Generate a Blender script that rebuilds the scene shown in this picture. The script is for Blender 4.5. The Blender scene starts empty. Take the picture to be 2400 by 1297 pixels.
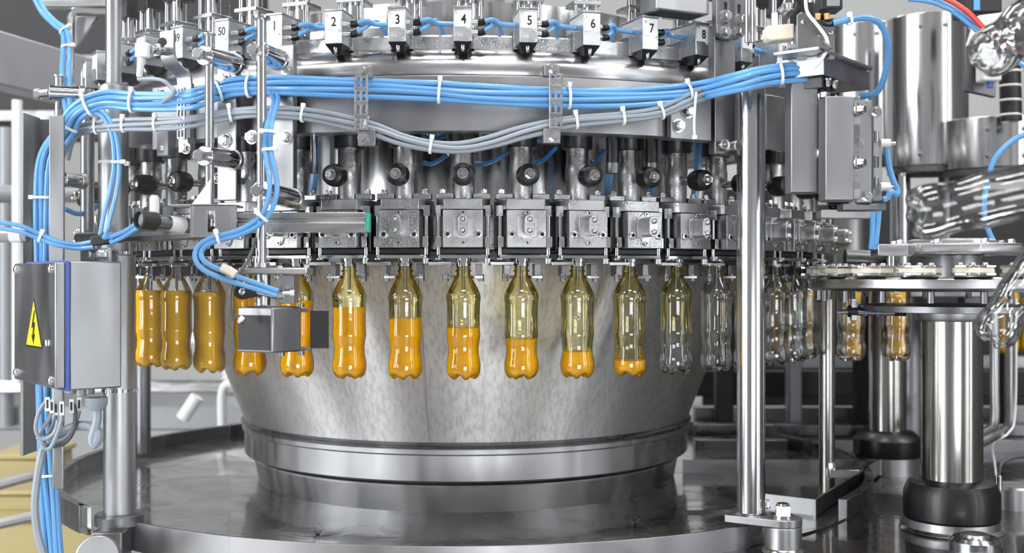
import bpy, bmesh, math, random
from mathutils import Vector, Matrix
random.seed(7)
sc = bpy.context.scene
COL = sc.collection
# ------------------------------------------------------------------ camera
F = 2688.0                 # focal length in pixels of a 2400 wide frame
CX, CY = 0.121, -3.126     # camera stands here, the carousel axis is the origin; z = 0 is eye height
cam_d = bpy.data.cameras.new('camera'); cam = bpy.data.objects.new('camera', cam_d); COL.objects.link(cam)
cam.location = (CX, CY, 0); cam.rotation_euler = (math.pi/2, 0, 0)
cam_d.sensor_width = 36; cam_d.lens = F/2400*36; cam_d.shift_y = 1.5/2400
cam_d.clip_start = 0.05; cam_d.clip_end = 60
cam_d.dof.use_dof = True; cam_d.dof.focus_distance = 2.2; cam_d.dof.aperture_fstop = 3.2
sc.camera = cam
# ------------------------------------------------------------------ world and exposure
w = bpy.data.worlds.new('world'); sc.world = w; w.use_nodes = True
w.node_tree.nodes['Background'].inputs[0].default_value = (0.80, 0.86, 0.95, 1)
w.node_tree.nodes['Background'].inputs[1].default_value = 0.6
sc.view_settings.view_transform = 'Standard'
sc.view_settings.look = 'None'
sc.view_settings.exposure = 0.36
sc.view_settings.gamma = 1.0
sc.view_settings.use_curve_mapping = False
cy = sc.cycles
cy.max_bounces = 8; cy.diffuse_bounces = 4; cy.glossy_bounces = 5; cy.transmission_bounces = 4; cy.transparent_max_bounces = 14
cy.caustics_refractive = False; cy.sample_clamp_indirect = 8; cy.use_light_tree = False
cy.use_adaptive_sampling = True; cy.adaptive_threshold = .06; cy.adaptive_min_samples = 12; cy.use_denoising = True
LAMP = 24.0        # ceiling lamp diffusers
ADDED_WINDOW = 9.0       # glow of the added, unseen windows that light steel and bottles

# ------------------------------------------------------------------ node materials
MATS = {}
def new_mat(name):
    m = bpy.data.materials.new(name); m.use_nodes = True
    nt = m.node_tree; b = nt.nodes['Principled BSDF']; MATS[name] = m
    return m, nt, b
def plain(name, col, rough=.5, metal=0.0, noise=None, bump=None, coat=0.0, **kw):
    m, nt, b = new_mat(name)
    b.inputs['Base Color'].default_value = (*col, 1); b.inputs['Roughness'].default_value = rough
    b.inputs['Metallic'].default_value = metal; b.inputs['Coat Weight'].default_value = coat
    N, L = nt.nodes.new, nt.links.new
    tc = N('ShaderNodeTexCoord')
    if noise:
        sx, sy, sz, amt = noise
        mp = N('ShaderNodeMapping'); mp.inputs['Scale'].default_value = (sx, sy, sz)
        t = N('ShaderNodeTexNoise'); t.inputs['Scale'].default_value = 1; t.inputs['Detail'].default_value = 1
        L(tc.outputs['Object'], mp.inputs[0]); L(mp.outputs[0], t.inputs[0])
        r = N('ShaderNodeMapRange'); r.inputs[1].default_value = .3; r.inputs[2].default_value = .7
        r.inputs[3].default_value = max(.02, rough-amt); r.inputs[4].default_value = rough+amt
        L(t.outputs[0], r.inputs[0]); L(r.outputs[0], b.inputs['Roughness'])
        mx = N('ShaderNodeMixRGB'); mx.inputs[1].default_value = (*[c*.86 for c in col], 1); mx.inputs[2].default_value = (*[min(1, c*1.08) for c in col], 1)
        L(t.outputs[0], mx.inputs[0]); L(mx.outputs[0], b.inputs['Base Color'])
    if bump:
        kind, scale, strength = bump
        if kind == 'drops':
            v = N('ShaderNodeTexVoronoi'); v.inputs['Scale'].default_value = scale
            L(tc.outputs['Object'], v.inputs['Vector'])
            r = N('ShaderNodeMapRange'); r.inputs[1].default_value = .0; r.inputs[2].default_value = .33
            r.inputs[3].default_value = 1; r.inputs[4].default_value = 0
            L(v.outputs['Distance'], r.inputs[0]); src = r.outputs[0]
        else:
            v = N('ShaderNodeTexNoise'); v.inputs['Scale'].default_value = scale; v.inputs['Detail'].default_value = 4
            L(tc.outputs['Object'], v.inputs['Vector']); src = v.outputs[0]
        bp = N('ShaderNodeBump'); bp.inputs['Strength'].default_value = strength; bp.inputs['Distance'].default_value = .004
        L(src, bp.inputs['Height']); L(bp.outputs[0], b.inputs['Normal'])
    return m
ST = (.50, .50, .51)
plain('steel', ST, .27, 1, (8, 8, 60, .09))
plain('steel_satin', (.46, .46, .465), .40, 1, (25, 25, 4, .08))
plain('steel_plate', (.36, .36, .37), .38, 1, (14, 14, 5, .08))
plain('steel_dark', (.22, .22, .23), .36, 1, (20, 20, 20, .1))
plain('steel_wet', (.44, .44, .445), .33, 1, (30, 30, 30, .07), ('drops', 260, .22))
plain('chrome', (.66, .66, .67), .11, 1, (6, 6, 40, .04))
plain('post_steel', (.60, .60, .605), .17, 1, (90, 90, 1.5, .06))
plain('column_steel', (.40, .385, .36), .20, 1, (120, 120, 1.2, .08))
plain('alu', (.66, .67, .68), .34, 1, (40, 40, 40, .07), ('drops', 260, .2))
plain('zinc', (.62, .62, .62), .24, 1)
plain('black_rubber', (.006, .006, .007), .38, 0, coat=.06)
plain('black_plastic', (.018, .018, .02), .42)
plain('dark_gap', (.03, .03, .032), .6)  # near-black standing in for shade in gaps and socket recesses
plain('blue_hose', (.13, .36, .70), .30, coat=.15)
plain('navy_hose', (.03, .17, .42), .25, coat=.2)
plain('grey_cable', (.29, .33, .38), .36)
plain('dark_cable', (.08, .08, .09), .4)
plain('white_plastic', (.86, .86, .84), .38)
plain('cream_plastic', (.78, .70, .58), .4)
plain('orange_cap', (.80, .42, .15), .4)
plain('tag_white', (.88, .88, .88), .45)
plain('ink', (.01, .01, .012), .5)
plain('sign_yellow', (.90, .68, .02), .4)
plain('gasket_blue', (.07, .13, .55), .4)
plain('teal', (.02, .42, .32), .4)
plain('red_hose', (.75, .06, .05), .3)
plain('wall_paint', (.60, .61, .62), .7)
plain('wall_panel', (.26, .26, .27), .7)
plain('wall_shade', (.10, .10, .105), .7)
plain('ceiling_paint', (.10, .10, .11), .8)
plain('floor_epoxy', (.40, .385, .36), .45, 0, (2, 2, 2, .1))
plain('beam_paint', (.33, .34, .36), .5, .3)
plain('crate_yellow', (.42, .34, .15), .5)
plain('machine_white', (.80, .81, .82), .4)
plain('machine_grey', (.30, .31, .33), .45, .4)
plain('machine_dark', (.018, .018, .02), .6)

# drum: satin steel with run-down streaks
m, nt, b = new_mat('drum_steel'); N, L = nt.nodes.new, nt.links.new
b.inputs['Metallic'].default_value = 1; b.inputs['Anisotropic'].default_value = .8; b.inputs['Anisotropic Rotation'].default_value = .25
tg = N('ShaderNodeTangent'); tg.direction_type = 'RADIAL'; tg.axis = 'Z'; L(tg.outputs[0], b.inputs['Tangent'])
tc = N('ShaderNodeTexCoord'); mp = N('ShaderNodeMapping'); mp.inputs['Scale'].default_value = (130, 130, 1.4)
nz = N('ShaderNodeTexNoise'); nz.inputs['Scale'].default_value = 1; nz.inputs['Detail'].default_value = 3; nz.inputs['Roughness'].default_value = .6
L(tc.outputs['Object'], mp.inputs[0]); L(mp.outputs[0], nz.inputs[0])
cr = N('ShaderNodeValToRGB'); cr.color_ramp.elements[0].position = .36; cr.color_ramp.elements[0].color = (.70, .69, .68, 1)
cr.color_ramp.elements[1].position = .56; cr.color_ramp.elements[1].color = (.86, .85, .84, 1)
L(nz.outputs[0], cr.inputs[0]); L(cr.outputs[0], b.inputs['Base Color'])
mr = N('ShaderNodeMapRange'); mr.inputs[1].default_value = .3; mr.inputs[2].default_value = .7; mr.inputs[3].default_value = .58; mr.inputs[4].default_value = .48
L(nz.outputs[0], mr.inputs[0]); L(mr.outputs[0], b.inputs['Roughness'])
bp = N('ShaderNodeBump'); bp.inputs['Strength'].default_value = .06; bp.inputs['Distance'].default_value = .002
L(nz.outputs[0], bp.inputs['Height']); L(bp.outputs[0], b.inputs['Normal'])

# wet tray / table: polished steel under a film of water
def wet(name, col, rough, sc1, st):
    m, nt, b = new_mat(name); N, L = nt.nodes.new, nt.links.new
    b.inputs['Metallic'].default_value = .9; b.inputs['Base Color'].default_value = (*col, 1)
    b.inputs['Coat Weight'].default_value = .6; b.inputs['Coat Roughness'].default_value = .04
    tc = N('ShaderNodeTexCoord'); nz = N('ShaderNodeTexNoise'); nz.inputs['Scale'].default_value = sc1; nz.inputs['Detail'].default_value = 3; nz.inputs['Distortion'].default_value = 1.2
    L(tc.outputs['Object'], nz.inputs[0])
    mr = N('ShaderNodeMapRange'); mr.inputs[1].default_value = .35; mr.inputs[2].default_value = .65; mr.inputs[3].default_value = rough*.5; mr.inputs[4].default_value = rough*1.5
    L(nz.outputs[0], mr.inputs[0]); L(mr.outputs[0], b.inputs['Roughness'])
    bp = N('ShaderNodeBump'); bp.inputs['Strength'].default_value = st; bp.inputs['Distance'].default_value = .01
    L(nz.outputs[0], bp.inputs['Height']); L(bp.outputs[0], b.inputs['Coat Normal']); L(bp.outputs[0], b.inputs['Normal'])
wet('tray_wet', (.26, .26, .26), .22, 7, .10)
wet('table_wet', (.10, .10, .105), .30, 5, .06)

# PET: thin clear shell; film = (colour, amount)
def pet(name, film=None, partial=False, gain=.9, base=.045, bstr=.12, edge=(.90, .92, .93)):
    m, nt, b = new_mat(name); N, L = nt.nodes.new, nt.links.new
    out = nt.nodes['Material Output']; nt.nodes.remove(b)
    tr = N('ShaderNodeBsdfTransparent'); gl = N('ShaderNodeBsdfGlossy'); gl.inputs['Roughness'].default_value = .05
    lw = N('ShaderNodeLayerWeight'); lw.inputs['Blend'].default_value = .35
    tint = N('ShaderNodeMixRGB'); tint.inputs[1].default_value = (.985, .99, .99, 1); tint.inputs[2].default_value = (*edge, 1)  # colour darkens towards grazing edges to imitate refraction
    L(lw.outputs['Facing'], tint.inputs[0])
    tc = N('ShaderNodeTexCoord')
    nz = N('ShaderNodeTexNoise'); nz.inputs['Scale'].default_value = 60; nz.inputs['Detail'].default_value = 2
    L(tc.outputs['Object'], nz.inputs[0])
    bp = N('ShaderNodeBump'); bp.inputs['Strength'].default_value = bstr; bp.inputs['Distance'].default_value = .003
    L(nz.outputs[0], bp.inputs['Height']); L(bp.outputs[0], gl.inputs['Normal'])
    col = tint.outputs[0]
    if film:
        fm = N('ShaderNodeMixRGB'); fm.blend_type = 'MULTIPLY'; fm.inputs[2].default_value = (*film, 1)
        pw = N('ShaderNodeMapRange'); pw.inputs[1].default_value = 0; pw.inputs[2].default_value = 1; pw.inputs[3].default_value = .36; pw.inputs[4].default_value = 1.0
        L(lw.outputs['Facing'], pw.inputs[0]); pw0 = pw
        bl = N('ShaderNodeMapRange'); bl.inputs[1].default_value = .50; bl.inputs[2].default_value = .62; bl.inputs[3].default_value = .75; bl.inputs[4].default_value = 1.5
        n2 = N('ShaderNodeTexNoise'); n2.inputs['Scale'].default_value = 95; n2.inputs['Detail'].default_value = 1; L(tc.outputs['Object'], n2.inputs[0]); L(n2.outputs[0], bl.inputs[0])
        pw = N('ShaderNodeMath'); pw.operation = 'MULTIPLY'; pw.use_clamp = True; L(pw0.outputs[0], pw.inputs[0]); L(bl.outputs[0], pw.inputs[1])
        L(col, fm.inputs[1])
        if partial:
            sx = N('ShaderNodeSeparateXYZ'); L(tc.outputs['Object'], sx.inputs[0])
            ad = N('ShaderNodeMath'); ad.operation = 'MULTIPLY_ADD'; ad.inputs[1].default_value = .05; L(nz.outputs[0], ad.inputs[0]); L(sx.outputs[2], ad.inputs[2])
            st = N('ShaderNodeMapRange'); st.inputs[1].default_value = -.115+.025; st.inputs[2].default_value = -.10+.025
            L(ad.outputs[0], st.inputs[0])
            mu = N('ShaderNodeMath'); mu.operation = 'MULTIPLY'; L(st.outputs[0], mu.inputs[0]); L(pw.outputs[0], mu.inputs[1]); L(mu.outputs[0], fm.inputs[0])
        else: L(pw.outputs[0], fm.inputs[0])
        col = fm.outputs[0]
    L(col, tr.inputs[0])
    fr = N('ShaderNodeFresnel'); fr.inputs['IOR'].default_value = 1.5
    fa = N('ShaderNodeMath'); fa.operation = 'MULTIPLY_ADD'; fa.inputs[1].default_value = gain; fa.inputs[2].default_value = base; L(fr.outputs[0], fa.inputs[0])
    mx = N('ShaderNodeMixShader'); L(fa.outputs[0], mx.inputs[0]); L(tr.outputs[0], mx.inputs[1]); L(gl.outputs[0], mx.inputs[2])
    L(mx.outputs[0], out.inputs[0])
pet('pet_clear'); pet('pet_film', (1.0, .84, .10)); pet('pet_half_film', (1.0, .84, .10), True); pet('guard_clear', gain=.7, base=.0, bstr=.01, edge=(.98, .985, .985))
m, nt, b = new_mat('juice')
b.inputs['Base Color'].default_value = (1.0, .61, .005, 1); b.inputs['Roughness'].default_value = .22
b.inputs['Specular IOR Level'].default_value = .15; b.inputs['Subsurface Weight'].default_value = .2; b.inputs['Subsurface Radius'].default_value = (.03, .012, .002); b.inputs['Subsurface Scale'].default_value = .6
m, nt, b = new_mat('water'); b.inputs['Transmission Weight'].default_value = 1; b.inputs['IOR'].default_value = 1.33; b.inputs['Roughness'].default_value = .02
def emit(name, col, s):
    m, nt, b = new_mat(name)
    b.inputs['Base Color'].default_value = (.8, .8, .8, 1); b.inputs['Emission Color'].default_value = (*col, 1); b.inputs['Emission Strength'].default_value = s
emit('lamp_glow', (1, .97, .93), LAMP); emit('window_glow', (.93, .97, 1), ADDED_WINDOW)

# ------------------------------------------------------------------ mesh helpers
def V(*a): return Vector(a if len(a) == 3 else a[0])
def at(px, py, d): return Vector((CX+(px-1200)/F*d, CY+d, -(py-650)/F*d))
def ring_angle(px, r):
    t = (px-1200)/F; lo, hi = -1.25, 1.25
    for _ in range(50):
        mid = (lo+hi)/2
        if (r*math.sin(mid)-CX)/(-CY-r*math.cos(mid)) < t: lo = mid
        else: hi = mid
    return lo
def on_ring(px, py, r):
    a = ring_angle(px, r); return at(px, py, -CY-r*math.cos(a))
def catmull(pts, k=6):
    P = [Vector(p) for p in pts]
    if len(P) < 3: return P
    P = [P[0]*2-P[1]]+P+[P[-1]*2-P[-2]]; out = []
    for i in range(1, len(P)-2):
        for j in range(k):
            t = j/k; a, b, c, d = P[i-1:i+3]
            out.append(.5*((2*b)+(c-a)*t+(2*a-5*b+4*c-d)*t*t+(3*b-a-3*c+d)*t**3))
    out.append(P[-2]); return out
class MB:
    def __init__(s): s.v = []; s.f = []
    def add(s, vs, fs, M=None):
        o = len(s.v)
        s.v += [M @ Vector(v) if M else Vector(v) for v in vs]; s.f += [[i+o for i in f] for f in fs]; return s
    def box(s, x0, x1, y0, y1, z0, z1, M=None):
        return s.add([(x, y, z) for x in (x0, x1) for y in (y0, y1) for z in (z0, z1)],
                     [(0, 1, 3, 2), (4, 6, 7, 5), (0, 4, 5, 1), (2, 3, 7, 6), (0, 2, 6, 4), (1, 5, 7, 3)], M)
    def cyl(s, p0, p1, r, r1=None, n=20, phase=0):
        p0, p1 = Vector(p0), Vector(p1); r1 = r if r1 is None else r1
        q = (p1-p0).to_track_quat('Z', 'Y').to_matrix(); vs = []
        for p, rr in ((p0, r), (p1, r1)):
            vs += [p+q @ Vector((rr*math.cos(2*math.pi*i/n+phase), rr*math.sin(2*math.pi*i/n+phase), 0)) for i in range(n)]
        return s.add(vs, [(i, (i+1) % n, n+(i+1) % n, n+i) for i in range(n)]+[list(range(n))[::-1], list(range(n, 2*n))])
    def lathe(s, prof, n=32, p=(0, 0, 0), d=(0, 0, 1), a0=0, a1=None, closed=False):
        q = Vector(d).to_track_quat('Z', 'Y').to_matrix() if tuple(d) != (0, 0, 1) else Matrix.Identity(3)
        p = Vector(p); full = a1 is None; A1 = 2*math.pi if full else a1; m = n if full else n+1
        vs = []
        for r, z in prof:
            for i in range(m):
                a = a0+(A1-a0)*i/n; vs.append(p+q @ Vector((r*math.sin(a), -r*math.cos(a), z)))
        fs = []; K = len(prof)
        for j in range(K if closed else K-1):
            jj = (j+1) % K
            for i in range(n):
                ii = (i+1) % m; fs.append((j*m+i, j*m+ii, jj*m+ii, jj*m+i))
        if full and not closed:
            if prof[0][0] > 1e-6: fs.append(list(range(m))[::-1])
            if prof[-1][0] > 1e-6: fs.append(list(range((K-1)*m, K*m)))
        if not full and closed:
            fs.append([j*m for j in range(K)][::-1]); fs.append([j*m+n for j in range(K)])
        return s.add(vs, fs)
    def prism(s, poly, a, b, plane='xz', M=None):
        n = len(poly)
        def mk(u, v, t): return {'xz': (u, t, v), 'xy': (u, v, t), 'yz': (t, u, v)}[plane]
        vs = [mk(u, v, a) for u, v in poly]+[mk(u, v, b) for u, v in poly]
        return s.add(vs, [list(range(n)), list(range(n, 2*n))[::-1]]+[(i, n+i, n+(i+1) % n, (i+1) % n) for i in range(n)], M)
    def tube(s, pts, r, n=8, k=6, smooth=True):
        P = catmull(pts, k) if smooth else [Vector(p) for p in pts]
        vs = []; up = Vector((0, 1, 0))
        for i, p in enumerate(P):
            t = (P[min(i+1, len(P)-1)]-P[max(i-1, 0)]).normalized()
            if abs(t.dot(up)) > .97: up = Vector((0, 0, 1)) if abs(t.z) < .9 else Vector((1, 0, 0))
            x = t.cross(up).normalized(); y = x.cross(t); up = y
            rr = r[i] if isinstance(r, (list, tuple)) else r
            vs += [p+x*rr*math.cos(2*math.pi*j/n)+y*rr*math.sin(2*math.pi*j/n) for j in range(n)]
        m = len(P)
        return s.add(vs, [(i*n+j, i*n+(j+1) % n, (i+1)*n+(j+1) % n, (i+1)*n+j) for i in range(m-1) for j in range(n)]+[list(range(n))[::-1], list(range((m-1)*n, m*n))])
    def hexbolt(s, p, d, r, h, washer=True):
        p, d = Vector(p), Vector(d).normalized()
        if washer: s.cyl(p, p+d*h*.22, r*1.28, n=20); p = p+d*h*.22
        s.cyl(p, p+d*h*.8, r, n=6, phase=.4); return s.cyl(p+d*h*.8, p+d*h, r*.86, r*.72, n=16)
    def socket(s, p, d, r, h):
        p, d = Vector(p), Vector(d).normalized()
        return s.lathe([(r, 0), (r, h*.85), (r*.88, h), (r*.5, h), (r*.5, h*.4), (0, h*.4)], 20, p, d)
    def dome(s, p, d, r, h):
        return s.lathe([(r, 0), (r*.97, h*.35), (r*.75, h*.75), (r*.4, h*.95), (0, h)], 16, p, d)
def mesh_of(mb, name, origin=(0, 0, 0), ang=35):
    me = bpy.data.meshes.new(name); o = Vector(origin)
    me.from_pydata([v-o for v in mb.v], [], mb.f); me.update()
    bm = bmesh.new(); bm.from_mesh(me); bmesh.ops.remove_doubles(bm, verts=bm.verts, dist=1e-6)
    bmesh.ops.recalc_face_normals(bm, faces=bm.faces); bm.to_mesh(me); bm.free()
    me.shade_smooth(); me.set_sharp_from_angle(angle=math.radians(ang)); return me
def link(o): COL.objects.link(o); return o
def bev(o, wd):
    if wd:
        md = o.modifiers.new('bevel', 'BEVEL'); md.width = wd; md.segments = 2; md.limit_method = 'ANGLE'; md.angle_limit = .6
    return o
def tag(o, label, cat, group=None, kind=None):
    o['label'] = label
    if cat: o['category'] = cat
    if group: o['group'] = group
    if kind: o['kind'] = kind
    return o
def thing(name, label, cat, loc=(0, 0, 0), rz=0, group=None):
    o = link(bpy.data.objects.new(name, None)); o.location = loc; o.rotation_euler = (0, 0, rz); o.empty_display_size = .02
    return tag(o, label, cat, group)
def part(parent, name, mb, mat, bevel=0, world=False, ang=35, label=None):
    """child mesh; world=True: coordinates are world ones and the thing is unrotated"""
    org = (0, 0, 0)
    if world:
        q = parent; org = Vector((0, 0, 0))
        while q: org = org+q.location; q = q.parent
    me = mesh_of(mb, name, org, ang); me.materials.append(MATS[mat])
    o = link(bpy.data.objects.new(name, me)); o.parent = parent
    if label: o['label'] = label
    return bev(o, bevel)
def sockets(parent, name, p, d, r, h, mat='zinc', world=False):
    o = part(parent, name, MB().socket(p, d, r, h), mat, 0, world); me = o.data; me.materials.append(MATS['dark_gap']); k = Vector(d).normalized()
    org = Vector(p)
    if world:
        q = parent
        while q: org = org-q.location; q = q.parent
    for f in me.polygons:
        if all(((me.vertices[i].co-org)-k*(me.vertices[i].co-org).dot(k)).length < r*.55 for i in f.vertices): f.material_index = 1  # recess faces coloured dark to imitate the shade inside the socket
    return o
def solo(name, mb, mat, label=None, cat=None, group=None, kind=None, bevel=0, ang=35, parent=None):
    xs = [v.x for v in mb.v]; ys = [v.y for v in mb.v]; zs = [v.z for v in mb.v]
    org = Vector(((min(xs)+max(xs))/2, (min(ys)+max(ys))/2, min(zs)))
    me = mesh_of(mb, name, org, ang); me.materials.append(MATS[mat])
    o = link(bpy.data.objects.new(name, me)); o.location = org
    if kind: o['kind'] = kind
    if label: tag(o, label, cat, group)
    return bev(o, bevel)
def copy_tree(o, parent=None):
    c = link(o.copy()); c.parent = parent
    for ch in list(o.children): copy_tree(ch, c)
    return c
def oriented(p, d, rollref=(0, 0, 1)):
    """matrix: local -y looks along d (outwards), local z up"""
    d = Vector(d).normalized(); up = Vector(rollref); x = (-d).cross(up).normalized(); z = x.cross(-d)
    return Matrix(((x.x, -d.x, z.x, p[0]), (x.y, -d.y, z.y, p[1]), (x.z, -d.z, z.z, p[2]), (0, 0, 0, 1)))
def text_mesh(body, size, name):
    cu = bpy.data.curves.new(name, 'FONT'); cu.body = body; cu.size = size; cu.align_x = 'CENTER'; cu.align_y = 'CENTER'; cu.extrude = .0003; cu.offset = size*.018
    ob = link(bpy.data.objects.new(name, cu)); bpy.context.view_layer.update()
    me = bpy.data.meshes.new_from_object(ob.evaluated_get(bpy.context.evaluated_depsgraph_get()))
    bpy.data.objects.remove(ob); bpy.data.curves.remove(cu); me.name = name
    me.transform(Matrix.Rotation(math.pi/2, 4, 'X')); me.materials.clear(); me.materials.append(MATS['ink']); return me
# ================================================================== the hall
ZF = -1.55
solo('floor', MB().box(-6, 6, -5.4, 6, ZF-.1, ZF), 'floor_epoxy', kind='structure')
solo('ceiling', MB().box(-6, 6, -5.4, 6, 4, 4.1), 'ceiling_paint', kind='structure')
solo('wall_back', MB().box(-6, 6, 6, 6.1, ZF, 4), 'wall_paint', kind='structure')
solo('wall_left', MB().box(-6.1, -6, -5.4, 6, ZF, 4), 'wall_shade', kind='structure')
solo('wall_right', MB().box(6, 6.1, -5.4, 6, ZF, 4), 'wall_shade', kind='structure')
solo('wall_front', MB().box(-6, 6, -5.5, -5.4, ZF, 4), 'wall_panel', kind='structure')
for i, (x0, x1, ztop) in enumerate(((-5.7, -4.2, 3.2), (4.4, 5.0, 3.2), (.2, 2.0, -.30))):  # added windows out of view; the low one is shaped for the drum highlight
    wo = solo('window_%d' % (i+1), MB().box(x0, x1, -5.39, -5.37, -1.3, ztop), 'window_glow', kind='structure')
    fr = MB()
    for a in (x0, x1): fr.box(a-.04, a+.04, -5.39, -5.33, -1.34, ztop+.04)
    for zz in (-1.3, ztop, (ztop-1.3)/2): fr.box(x0, x1, -5.39, -5.34, zz-.03, zz+.03)
    part(wo, 'window_frame', fr, 'machine_grey', world=True)
for i, (sx, y0, y1) in enumerate(((-1, -5.0, -3.8), (1, -4.6, -4.1), (-1, -2.9, -2.0))):  # added side windows out of view, for light on bottles and streaks on cylinders
    wo = solo('window_%d' % (i+4), MB().box(sx*5.98-.01, sx*5.98+.01, y0, y1, -.9, 3.0), 'window_glow', kind='structure'); fr = MB()
    gridw = [y0-.04, y0, (y0+y1)/2-.02, (y0+y1)/2+.02, y1, y1+.04]
    for a, b in ((gridw[0], gridw[1]), (gridw[2], gridw[3]), (gridw[4], gridw[5])): fr.box(sx*5.95-.03, sx*5.95+.03, a, b, -.94, 3.04)
    part(wo, 'window_frame', fr, 'machine_grey', world=True)
lamps = [(x, y) for y in (-4.4, -2.2, 0.2, 2.6) for x in (-3.4, 0.3, 3.4)]
names = {-4.4: 'front', -2.2: 'aisle', .2: 'middle', 2.6: 'far', 4.6: 'back'}
for x, y in lamps:
    t = thing('ceiling_light', 'long white ceiling light over the %s of the hall, %s' % (names[y], {-3.4: 'left row', .3: 'middle row', 3.4: 'right row'}[x]), 'lamp', (x, y, 3.7), 0, 'ceiling lights of the hall')
    part(t, 'housing', MB().box(-.95, .95, -.2, .2, .02, .10), 'machine_white')
    part(t, 'diffuser', MB().box(-.9, .9, -.16, .16, 0, .02), 'lamp_glow')
    part(t, 'suspension_rod', MB().cyl((-.6, 0, .1), (-.6, 0, .3), .01).cyl((.6, 0, .1), (.6, 0, .3), .01), 'zinc')

# ================================================================== table, tray
tb = thing('machine_table', 'wide dark wet steel machine table under the star wheel', 'table', (1.6, 0, ZF))
part(tb, 'table_top', MB().box(.42, 3.6, -2.2, 3.2, -.57, -.532), 'table_wet', .004, True)
for x, y in ((.7, -1.2), (3.3, -1.2), (.7, 2.6), (3.3, 2.6)):
    part(tb, 'leg', MB().box(x-.05, x+.05, y-.05, y+.05, ZF, -.57), 'steel_dark', .004, True)
tr = thing('drip_tray', 'large round shallow steel drip tray flooded with water under the drum', 'tray', (0, 0, -.54))
part(tr, 'tray_floor', MB().lathe([(0, -.5315), (1.05, -.5315), (1.05, -.528), (0, -.528)], 96), 'tray_wet', 0, True)
R_RIM = 1.055
aL = ring_angle(236, R_RIM); aR = ring_angle(1758, R_RIM)
part(tr, 'front_rim', MB().lathe([(R_RIM-.006, -.545), (R_RIM, -.545), (R_RIM, -.487), (R_RIM-.006, -.487)], 64, a0=aL, a1=aR, closed=True), 'steel_plate', .001, True)
part(tr, 'rear_rim', MB().lathe([(R_RIM-.02, -.545), (R_RIM, -.545), (R_RIM, -.487), (R_RIM-.02, -.487)], 90, a0=aR+.35, a1=2*math.pi+aL-.10, closed=True), 'steel_dark', .001, True)
e0 = aL-.10
part(tr, 'rim_end_plate', MB().box(-.03, .03, -.004, .004, -.545, -.487, Matrix.Rotation(e0, 4, 'Z') @ Matrix.Translation((0, -R_RIM+.01, 0))), 'zinc', 0, True)
drip_leg = thing('tray_support', 'horizontal steel support tube below the left end of the drip tray', 'support', tuple(at(225, 1330, 2.2)))
part(drip_leg, 'tube', MB().cyl(at(228, 1305, 2.12), at(262, 1290, 2.75), .039, n=32), 'steel_satin', .003, True)
part(drip_leg, 'saddle', MB().box(-.03, .03, -.03, .03, -.09, -.0, Matrix.Translation(at(262, 1240, 2.25))), 'steel_dark', .004, True)
for i, (px, py, lb) in enumerate(((745, 1253, 'small water splash in the tray left of the drum base'), (1488, 1236, 'small water splash in the tray near the right post'))):
    d = .527*F/(py-650); p = at(px, py, d); mb = MB()
    mb.lathe([(.004, 0), (.006, .003), (.009, .008), (.0095, .008), (.0065, .003), (.0045, 0)], 16, p)
    for k in range(9):
        a = k*.7; q = p+Vector((math.cos(a)*.011, math.sin(a)*.011, .010+.004*(k % 3))); mb.lathe([(0, -.0018), (.0018, 0), (0, .0018)], 8, q)
    solo('water_splash', mb, 'water', lb, 'splash', 'water splashes in the tray')

# right hand tray
rt = thing('side_tray', 'angular steel side tray right of the polished post', 'tray', tuple(at(1850, 1200, 2.6)))
zt = -.487
def tabp(px, py, z): d = -z*F/(py-650); return at(px, py, d)
P = [tabp(1600, 1078, zt), tabp(2064, 1078, zt), tabp(1912, 1172, zt), tabp(1790, 1158, zt), tabp(1600, 1160, zt)]
poly = [(p.x, p.y) for p in P]
part(rt, 'tray_floor', MB().prism(poly, -.528, -.522, 'xy'), 'tray_wet', 0, True)
def wall_strip(p, q, z0, z1, th=.005):
    p, q = Vector((p.x, p.y, 0)), Vector((q.x, q.y, 0)); n = (q-p).normalized().cross(Vector((0, 0, 1)))*th
    return MB().add([p+V(0, 0, z0), q+V(0, 0, z0), q+V(0, 0, z1), p+V(0, 0, z1), p+n+V(0, 0, z0), q+n+V(0, 0, z0), q+n+V(0, 0, z1), p+n+V(0, 0, z1)],
        [(0, 1, 2, 3), (7, 6, 5, 4), (0, 4, 5, 1), (1, 5, 6, 2), (2, 6, 7, 3), (3, 7, 4, 0)])
part(rt, 'back_rim', wall_strip(P[0], P[1], -.528, zt), 'steel_plate', 0, True)
part(rt, 'side_rim', wall_strip(P[1], P[2], -.528, zt), 'steel_plate', 0, True)
part(rt, 'front_rim', wall_strip(P[2], P[3], -.528, zt), 'steel_plate', 0, True)

# ================================================================== drum
dr = thing('filler_drum', 'big tapered stainless steel drum in the centre of the carousel', 'drum', (0, 0, -.525))
prof = [(.742, .03), (.742, .02)]+[(.742+(.592-.742)*t/12, .02-.392*t/12) for t in range(1, 13)]
part(dr, 'cone_shell', MB().lathe([(0, .03)]+prof+[(0, -.372)], 128), 'drum_steel', 0, True)
part(dr, 'weld_bead', MB().lathe([(.596, -.366), (.603, -.372), (.596, -.378), (.58, -.372)], 128, closed=True), 'steel_dark', 0, True)
part(dr, 'lower_band', MB().lathe([(.50, -.376), (.592, -.376), (.598, -.382), (.598, -.392), (.592, -.396), (.592, -.452), (.586, -.456), (.50, -.456)], 128, closed=True), 'steel_satin', 0, True)
part(dr, 'shadow_gap', MB().lathe([(.545, -.452), (.545, -.472)], 96), 'dark_gap', 0, True)
part(dr, 'base_ring', MB().lathe([(.50, -.466), (.566, -.466), (.568, -.470), (.556, -.528), (.50, -.528)], 128, closed=True), 'steel_satin', 0, True)
a = ring_angle(985, .70); sp = []
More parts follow.
